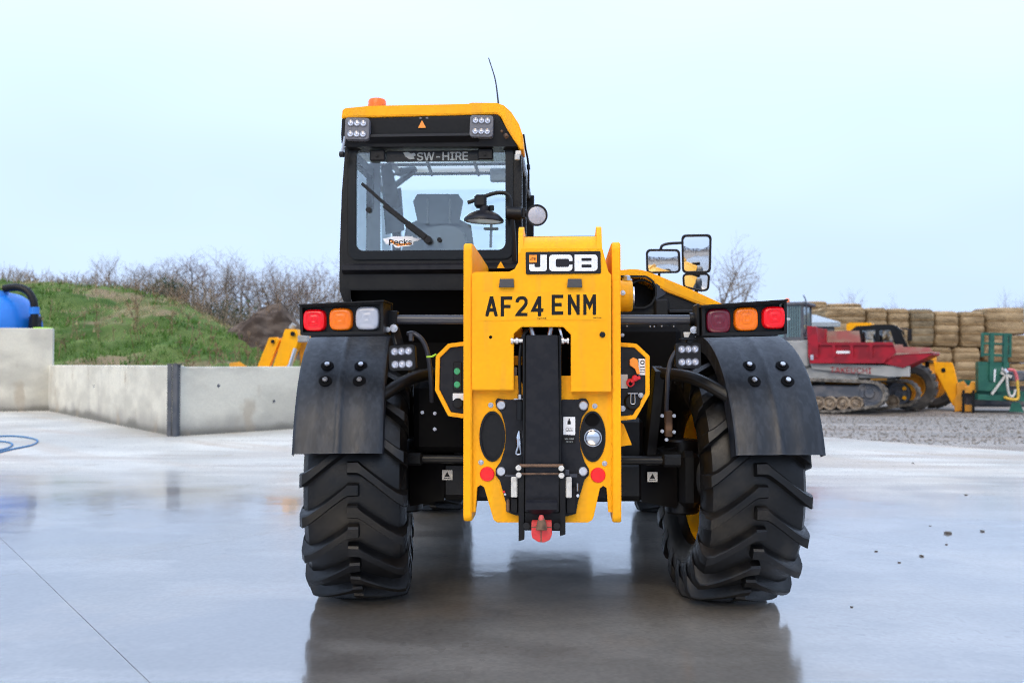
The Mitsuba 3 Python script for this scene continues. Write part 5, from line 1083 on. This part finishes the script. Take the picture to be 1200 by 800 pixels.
G.add(C2, 'cab_frame', cat(*[plate(Polygon(G.P([(996, 388), (1003, 381.5), (1046, 381), (1056, 387), (1066, 420), (1001, 420)], yc2)).difference(unary_union([Polygon(G.P(w, yc2)) for w in ([(1010, 387), (1025.5, 386.5), (1026, 410), (1009, 410)], [(1030.5, 386.5), (1043, 386.5), (1051, 410), (1030, 410)])])), y, y + .05) for y in (yc2, yc2 + .9)],
      plate(G.P([(1000, 380.5), (1046, 380), (1056, 386), (1002, 386)], yc2), yc2 + .05, yc2 + .9), plate(G.P([(1000, 412), (1066, 412), (1068, 430), (1000, 430)], yc2), yc2, yc2 + .95)), 'cab_print')
G.add(C2, 'side_window', plate(G.P([(1008, 386), (1045, 386), (1053, 411), (1008, 411)], yc2), yc2 + .02, yc2 + .024), 'glass')
G.add(C2, 'windscreen', hull([(x, y, z) for (x, z) in G.P([(1054, 385.5), (1066.5, 412), (1052, 385.5), (1064, 412)], yc2) for y in (yc2 + .06, yc2 + .88)]), 'glass')
G.add(C2, 'windscreen_frame', cat(*[bar((*np.array([G.px(1050, 382, y)[0], y]), G.px(1050, 382, y)[1]), (G.px(1065, 410, y)[0], y, G.px(1065, 410, y)[1]), .06, .06, up=(0, 1, 0)) for y in (yc2, yc2 + .92)]), 'cab_print')
G.add(C2, 'seat', hbox(G.px(1024, 400, .8)[0], G.px(1030, 400, .8)[0], .6, 1.0, 1.3, 2.0, .05), 'cab_print')
G.add(T2H, 'mirror', cat(hbox(G.px(1064, 400, .2)[0], G.px(1069, 400, .2)[0], .1, .13, G.px(1064, 399, .2)[1], G.px(1064, 386, .2)[1], .01), tube([(G.px(1056, 384, .3)[0], .3, G.px(1056, 384, .3)[1]), (G.px(1065, 386, .2)[0], .12, G.px(1065, 386, .2)[1])], .015, 6)), 'black_plastic')
B2 = part(T2H, 'boom')
yb2 = .75
G.add(B2, 'boom_nose', bplate(rnd(Polygon(G.P([(1093, 424), (1115.5, 424.5), (1118, 431), (1122.5, 449), (1120.5, 474), (1117, 476), (1095.5, 434)], yb2)), .03), yb2, yb2 + .34, .015), 'yellow')
G.add(B2, 'boom_arm', cat(plate(G.P([(1020, 428), (1083, 420), (1097, 418), (1097, 437), (1083, 440), (1020, 446)], yb2), yb2 + .02, yb2 + .30)), 'yellow_worn')
G.add(B2, 'boom_bolt', cyl((*G.px(1105.5, 433.5, yb2)[:1], yb2 + .0, G.px(1105.5, 433.5, yb2)[1]), (*G.px(1105.5, 433.5, yb2)[:1], yb2 - .03, G.px(1105.5, 433.5, yb2)[1]), .055, 14), 'black_paint')
G.add(B2, 'ram', cyl((G.px(1080, 428, .7)[0], .70, G.px(1080, 428, .7)[1]), (G.px(1066, 425, .7)[0], .70, G.px(1066, 425, .7)[1]), .04, 10), 'galvanised')
G.add(B2, 'boom_hose', [tube([(G.px(1060, 424 + 2 * k, .7)[0], .72, G.px(1060, 424 + 2 * k, .7)[1]), (G.px(1078, 420 + 2 * k, .7)[0], .70, G.px(1078, 420 + 2 * k, .7)[1]), (G.px(1094, 423 + 2 * k, .7)[0], .70, G.px(1094, 423 + 2 * k, .7)[1])], .02, 6) for k in range(2)], 'black_plastic')
G.add(B2, 'wear_plate', plate(G.P([(1084, 421), (1089, 420.4), (1089, 438), (1084, 439)], yb2), yb2 - .005, yb2 + .02), 'dark_gap')
FC = part(T2H, 'fork_carriage'); yf2 = .25
G.add(FC, 'carriage_plate', cat(plate(G.P([(1121, 449), (1129, 446), (1133, 451), (1131, 458), (1126, 462), (1129, 470), (1128, 481), (1119, 482), (1118, 470), (1122, 460)], .7), .62, .95), plate(G.P([(1131, 453), (1136, 452), (1138, 447), (1143.5, 447), (1145, 456), (1143, 460), (1131, 460)], .55), .2, 1.2), plate(G.P([(1129, 474), (1141, 474), (1141, 481.5), (1129, 481.5)], .55), .3, 1.15)), 'yellow_worn')
for u in (1128.7, 1140.5):
    G.add(FC, 'fork', cat(plate(G.P([(u - 1.2, 457), (u + 1.6, 457), (u + 1.8, 487), (u - 1.6, 487)], .1), .10, .18)), 'black_paint')
G.add(FC, 'carriage_hose', tube([(G.px(1133, 462, .6)[0], .58, G.px(1133, 460, .6)[1]), (G.px(1136, 470, .6)[0], .55, G.px(1136, 470, .6)[1]), (G.px(1132, 478, .6)[0], .58, G.px(1132, 478, .6)[1])], .02, 6), 'galvanised')

# --- silver roofed shelter behind
SR = thing('shelter', 'small shelter with a silver grey pitched roof behind the dumper cab', 'shelter'); ys = 23.0
ra, rb, rc, rd = at(930, 366, ys), at(966, 366.5, ys), at(985, 377.5, ys), at(985, 382.5, ys)
add(SR, 'roof', hull([(ra[0], ys + 1, ra[2]), (rb[0], ys + 1, rb[2]), (rc[0], ys, rc[2]), (rc[0], ys + 2, rc[2]), (rd[0], ys, rd[2]), (rd[0], ys + 2, rd[2]), (ra[0], ys, rc[2]), (ra[0], ys + 2, rc[2]), (ra[0], ys, rd[2]), (ra[0], ys + 2, rd[2])]), 'roof_sheet', False)
add(SR, 'side_sheet', cat(hbox(ra[0], rc[0] - .15, ys + .1, ys + .14, 0, rd[2]), hbox(ra[0], rc[0] - .15, ys + 1.86, ys + 1.9, 0, rd[2])), 'dumper_dark')

# --- green implement with its hoses
GT = thing('trailed_implement', 'dark green trailed implement with an upright guard frame and coloured hoses at the right edge', 'trailer')
Y0 = 18.6
def gp(pts, Y=Y0): return xz(pts, Y)
add(GT, 'headboard', bplate(Polygon(gp([(1146, 423.5), (1183, 424.5), (1183, 459), (1146, 457.5)])), Y0, Y0 + .10, .01), 'trailer_green')
add(GT, 'headboard_side', plate(gp([(1146, 423.5), (1149, 423.5), (1149, 457), (1146, 457)]), Y0 - .02, Y0 + .14), 'trailer_green')
def gbar(u0, v0, u1, v1, w=.07, Y=Y0): return bar(at(u0, v0, Y), at(u1, v1, Y), w, w, up=(0, 1, 0))
GF = part(GT, 'guard_frame')
for u0, v0, u1, v1, w in ((1162, 390, 1161, 446, .10), (1178, 391, 1177, 446, .10), (1151, 391, 1183.5, 392, .06), (1151, 402, 1183.5, 403.5, .05), (1151, 415, 1183.5, 417, .06), (1151.5, 390, 1151, 418, .06), (1183.8, 391, 1183.4, 418.5, .06)):
    add(GF, 'frame_bar', gbar(u0, v0, u1, v1, w), 'trailer_green')
add(GT, 'chassis', cat(plate(xz([(1120, 444.5), (1146, 445.5), (1146, 452), (1120, 451)], Y0 + 1.8), Y0 + 1.8, Y0 + 2.0), plate(gp([(1145, 461.5), (1216, 465), (1216, 471), (1145, 468)]), Y0 - .05, Y0 + .12), plate(gp([(1150, 457), (1215, 459), (1215, 466), (1150, 464)]), Y0 + .5, Y0 + 1.5)), 'trailer_green')
add(GT, 'stand', hull([tuple(at(u, v, y)) for u, v in ((1186, 471), (1195, 471), (1200, 483), (1182, 482)) for y in (Y0 - .1, Y0 + .15)]), 'trailer_green')
add(GT, 'underframe', cat(hbox(at(1146, 470, Y0)[0], at(1230, 470, Y0)[0], Y0 + .6, Y0 + 1.6, .1, .6, .05), hbox(at(1192, 440, Y0)[0], at(1230, 440, Y0)[0], Y0 + .3, Y0 + 1.5, .75, 1.0, .03)), 'dumper_dark')
add(GT, 'stay', cat(gbar(1162, 462, 1178, 440, .05, Y0 - .08), gbar(1173, 436.5, 1185, 441.5, .07, Y0 - .08)), 'galvanised')
add(GT, 'coupling', cat(cyl(at(1176, 433, Y0 - .1), at(1180, 437, Y0 - .12), .06, 12), hbox(at(1173, 430, Y0)[0], at(1176, 430, Y0)[0], Y0 - .03, Y0, at(1173, 437, Y0)[2], at(1173, 430, Y0)[2], .01)), 'zinc')
add(GT, 'hose_grey', tube([at(u, v, Y0 - .14) for u, v in ((1180, 440), (1181, 455), (1184, 464), (1188, 463), (1190, 456))], .03, 8), 'galvanised')
add(GT, 'hose_red', tube([at(u, v, Y0 - .12) for u, v in ((1181, 433), (1188, 434), (1191, 440), (1192, 447))], .04, 8), 'hose_pink')
add(GT, 'hose_yellow', tube([at(u, v, Y0 - .13) for u, v in ((1192, 445), (1193, 456), (1193, 466), (1189, 468), (1182, 467), (1177, 465))], .035, 8), 'hose_yellow')
add(GT, 'blue_sticker', cat(plate(gp([(1162, 432.5), (1164.7, 432.5), (1164.7, 438), (1162, 438)]), Y0 - .006, Y0), ), 'tank_blue')
add(GT, 'white_sticker', cat(plate(gp([(1164.5, 433), (1167, 432), (1166, 447), (1164.2, 447)]), Y0 - .010, Y0 - .003)), 'white_sticker')

# --- straw bales
def bale_mesh(seed, w=1.0, h=1.0, d=1.0, bulges=4, nx=14, nz=28, ny=16):
    m = trimesh.creation.box((1, 1, 1)).subdivide().subdivide().subdivide().subdivide(); p = m.vertices * 2
    q = np.sign(p) * np.abs(p); n = np.linalg.norm(np.abs(q) ** 9, ord=1, axis=1) ** (1 / 9.) if False else (np.abs(q) ** 9).sum(1) ** (1 / 9.); q = q / n[:, None]
    side = np.maximum(np.abs(q[:, 0]), np.abs(q[:, 1]))
    g = np.abs(np.cos(np.pi * bulges * (q[:, 2] + 1) / 2)); groove = np.exp(-(g / .30) ** 2) * (side > .75)
    nz_ = meshkit.fbm(q * 3.2 + seed * 7.1, 4, seed) - .5
    q[:, :2] *= (1 - .055 * groove + .07 * nz_)[:, None]; q[:, 2] *= 1 + .05 * nz_
    q[:, 0] += .03 * (meshkit.noise(q * [0, 0, 1.3] + seed, seed) - .5) * 2
    return trimesh.Trimesh(q * [.5, .5, .5], m.faces, process=False)
BV = [bale_mesh(s, bulges=b) for s, b in ((1, 4), (2, 4), (3, 5), (4, 4), (5, 3))]
def stalk_mesh(seed, n=520):
    r = np.random.default_rng(seed); f = r.integers(0, 6, n); p = r.uniform(-.5, .5, (n, 3)); ax = f // 2; sg = np.where(f % 2, 1, -1)
    p[np.arange(n), ax] = sg * .485; nrm = np.zeros((n, 3)); nrm[np.arange(n), ax] = sg
    d = r.normal(0, 1, (n, 3)) * [1, 1, .5] + nrm * .7; d /= np.linalg.norm(d, axis=1)[:, None]; L = r.uniform(.04, .12, n)[:, None]
    s = np.cross(d, r.normal(0, 1, (n, 3))); s /= np.linalg.norm(s, axis=1)[:, None]
    return trimesh.Trimesh(np.stack([p - s * .004, p + s * .004, p + d * L], 1).reshape(-1, 3), np.arange(3 * n).reshape(-1, 3), process=False)
def twine_mesh(k, h):
    return cat([plateXY(rrect(-.497, .497, -.497, .497, .06).difference(rrect(-.485, .485, -.485, .485, .06)), z - .006, z + .006) for z in [h]])
STK = [mikit.ply(stalk_mesh(s), 'm_straw', False) for s in (1, 2, 3)]
TWN = {b: [mikit.ply(twine_mesh(b, (2 * (k + .5) / b - 1) / 2), 'm_twine', False) for k in range(b)] for b in (3, 4, 5)}
BN = (4, 4, 5, 4, 3)
BS = {(i, c): mikit.ply(BV[i], 'm_' + c, 50) for i in range(5) for c in ('straw', 'straw_dark')}
YB = 26.0
def bale(label, u0, u1, v0, v1, kind=0, col='straw', Y=YB, dep=1.9, tilt=0.0):
    a, b = at(u0, v0, Y), at(u1, v1, Y); t = thing('straw_bale', label, 'straw bale', 'stacked straw bales')
    w = T().translate([(a[0] + b[0]) / 2, Y + dep / 2, (a[2] + b[2]) / 2]).rotate([0, 1, 0], tilt).scale([float(b[0] - a[0]) * 1.0, dep, float(a[2] - b[2]) * 1.0])
    place(t, 'straw_body', BS[kind, col], w); place(t, 'loose_stalks', STK[len(used) % 3], w)
    labels[f'{t}__loose_stalks'] = {'kind': 'stuff'}
    for q in TWN[BN[kind]]: place(t, 'twine', q, w)
bale('straw bale at the far left of the stack, topmost, set back behind the others', 938, 972, 352.5, 378, 3, Y=28.3)
bale('straw bale set back at the top left, second from the left end of the stack', 972, 1012, 355, 380, 0, Y=28.5)
bale('straw bale under the topmost left one, partly behind the silver roof', 936, 966, 378, 420, 1, Y=27.2)
bale('wide straw bale in the top row left of the narrow pair above the yellow cab', 966, 1016, 359, 396, 2)
bale('narrow straw bale in the top row above the left half of the yellow cab', 1016.5, 1041, 360, 398, 0)
bale('narrow straw bale in the top row above the right half of the yellow cab', 1041.5, 1067, 361, 400, 1)
bale('weathered grey straw bale in the top row, darkest of the stack', 1067.5, 1096.5, 361.5, 405.5, 2, 'straw_dark')
bale('straw bale in the top row right of the dark grey one', 1096.5, 1125.5, 364, 406.5, 3, tilt=1.5)
bale('straw bale in the top row left of the long one at the right end', 1126.5, 1156, 364.5, 407, 0)
bale('long straw bale at the right end of the top row above the green frame', 1157, 1204, 360, 392, 4, dep=1.3)
bale('straw bale at the right edge under the long top one', 1183, 1226, 392.5, 425, 3, dep=1.4)
bale('straw bale behind the upper rails of the green guard frame', 1154, 1183, 392.5, 424, 1)
bale('straw bale in the second row above the yellow boom', 1090, 1118, 406.5, 450, 1)
bale('straw bale in the second row directly left of the green headboard', 1118.5, 1151, 406.5, 449, 0)
bale('straw bale in the second row behind the lettered chassis of the dumper', 1060, 1089.5, 405.5, 449, 3)
bale('straw bale in the second row behind the right window of the yellow cab', 1030, 1059.5, 400, 448, 0)
bale('straw bale in the second row behind the left window of the yellow cab', 999, 1029.5, 397, 446, 2)
bale('straw bale in the second row behind the red skip headboard', 966, 998.5, 396.5, 446, 1)
bale('bottom straw bale behind the green headboard', 1151.5, 1184, 424.5, 466, 2)
bale('bottom straw bale at the right edge behind the coloured hoses', 1184.5, 1228, 425.5, 467, 0)
bale('bottom straw bale behind the fork carriage', 1118, 1151, 449.5, 466.5, 4)
bale('bottom straw bale behind the far wheel of the yellow telehandler', 1086, 1117.5, 450.5, 466.5, 4)

# --- blue tank behind the tall wall, hose on the ground, folded yellow loader behind the low wall
TK = thing('water_tank', 'bright blue tank with a black pipe looming over the tall concrete wall', 'tank')
Yt = 20.2; c = at(-8, 386, Yt); rr = at(-8, 342, Yt)[2] - c[2]
tip = at(35.5, 380, Yt)[0]
add(TK, 'tank_shell', lathe([(0, 0), (rr * .35, .03), (rr * .62, .12), (rr * .82, .27), (rr * .95, .5), (rr, .8), (rr, 2.4), (rr * .8, 2.8), (0, 2.95)], (tip, Yt, c[2]), (-1, 0.15, 0), 48), 'tank_blue', 60)
add(TK, 'tank_stand', cat(hbox(tip - 2.6, tip - .4, Yt - .5, Yt + .9, 0, c[2] - rr * .7, .03)), 'dumper_dark')
add(TK, 'filler_pipe', tube([at(u, v, Yt - .3) for u, v in ((5, 338), (20, 336.5), (32, 341), (39, 352), (40.5, 366), (40.5, 392))], .105, 14), 'black_plastic', 60)
add(TK, 'pipe_clamp', cat(cyl(at(40.3, 360, Yt - .3), at(40.5, 368, Yt - .3), .13, 14), cyl(at(2, 341, Yt - .2), at(2, 350, Yt - .2), .18, 14)), 'tank_blue')
add(TK, 'coupling', cat(hbox(at(38.5, 388, Yt - .4)[0], at(57, 388, Yt - .4)[0], Yt - .5, Yt - .1, at(40, 392, Yt - .4)[2], at(40, 383.5, Yt - .4)[2], .05)), 'hi_vis')
add(TK, 'coupling_frame', cat(hbox(at(37.5, 388, Yt)[0], at(45, 388, Yt)[0], Yt - .2, Yt + .2, 0, at(40, 370, Yt)[2], .04)), 'black_plastic')
def gtube(pts, r): return tube([gnd(u, v, r) for u, v in pts], r, 8, 8)
k = add(None, 'water_hose', cat(gtube([(-30, 514), (0, 511), (22, 511), (40, 514), (44, 517), (36, 521.5), (14, 526), (0, 529.5), (-20, 534), (-40, 540)], .013), gtube([(-40, 516), (-10, 516.5), (8, 517.5), (14.5, 520.5), (10, 524), (0, 527), (-20, 531)], .013)), 'hose_blue', True)
labels[k] = {'label': 'thin blue hose lying coiled on the concrete at the left edge', 'category': 'hose'}
LD = thing('loader', 'folded yellow loader arms showing above the low concrete wall', 'loader'); Yl = 14.3
add(LD, 'lift_arm', bplate(rnd(Polygon(xz([(291, 455), (315, 395.5), (324, 395), (327.5, 398.5), (306, 455)], Yl)), .03), Yl, Yl + .14, .012), 'yellow')
add(LD, 'lift_arm', bplate(rnd(Polygon(xz([(313, 455), (335.5, 385.5), (349.5, 386), (352, 398), (328, 455)], Yl)), .03), Yl - .1, Yl + .20, .015), 'yellow')
add(LD, 'cross_member', cat(plate(xz([(318, 398), (336, 394), (334, 404), (322, 412)], Yl), Yl + .1, Yl + .5), plate(xz([(345, 396), (368, 391), (372, 455), (352, 455)], Yl), Yl + .25, Yl + .6)), 'yellow_worn')
add(LD, 'ram', cat(cyl(at(346, 408, Yl - .15), at(335, 445, Yl - .15), .045, 14), cyl(at(340, 428, Yl - .15), at(334, 450, Yl - .15), .065, 14)), 'chrome')
add(LD, 'pin', cat(cyl(at(343, 391, Yl - .18), at(343, 391, Yl + .3), .05, 14), cyl(at(319.5, 400, Yl - .06), at(319.5, 400, Yl + .2), .04, 14)), 'black_paint')
add(LD, 'hydraulic_block', cat(hbox(at(349, 396, Yl)[0], at(362, 396, Yl)[0], Yl - .1, Yl + .1, at(349, 401, Yl)[2], at(349, 393, Yl)[2], .02), cyl(at(341, 385, Yl + .1), at(345, 380, Yl + .1), .06, 12)), 'dumper_grey')
add(LD, 'bucket_edge', cat(hull([tuple(at(u, v, y)) for u, v in ((269, 425), (281, 423.5), (289, 429), (289, 450), (269, 450)) for y in (Yl - .3, Yl + 1.0)])), 'yellow_worn')
add(LD, 'loader_body', hbox(at(300, 440, Yl)[0], at(372, 440, Yl)[0], Yl + .1, Yl + 1.6, .3, .75, .05), 'dumper_dark')
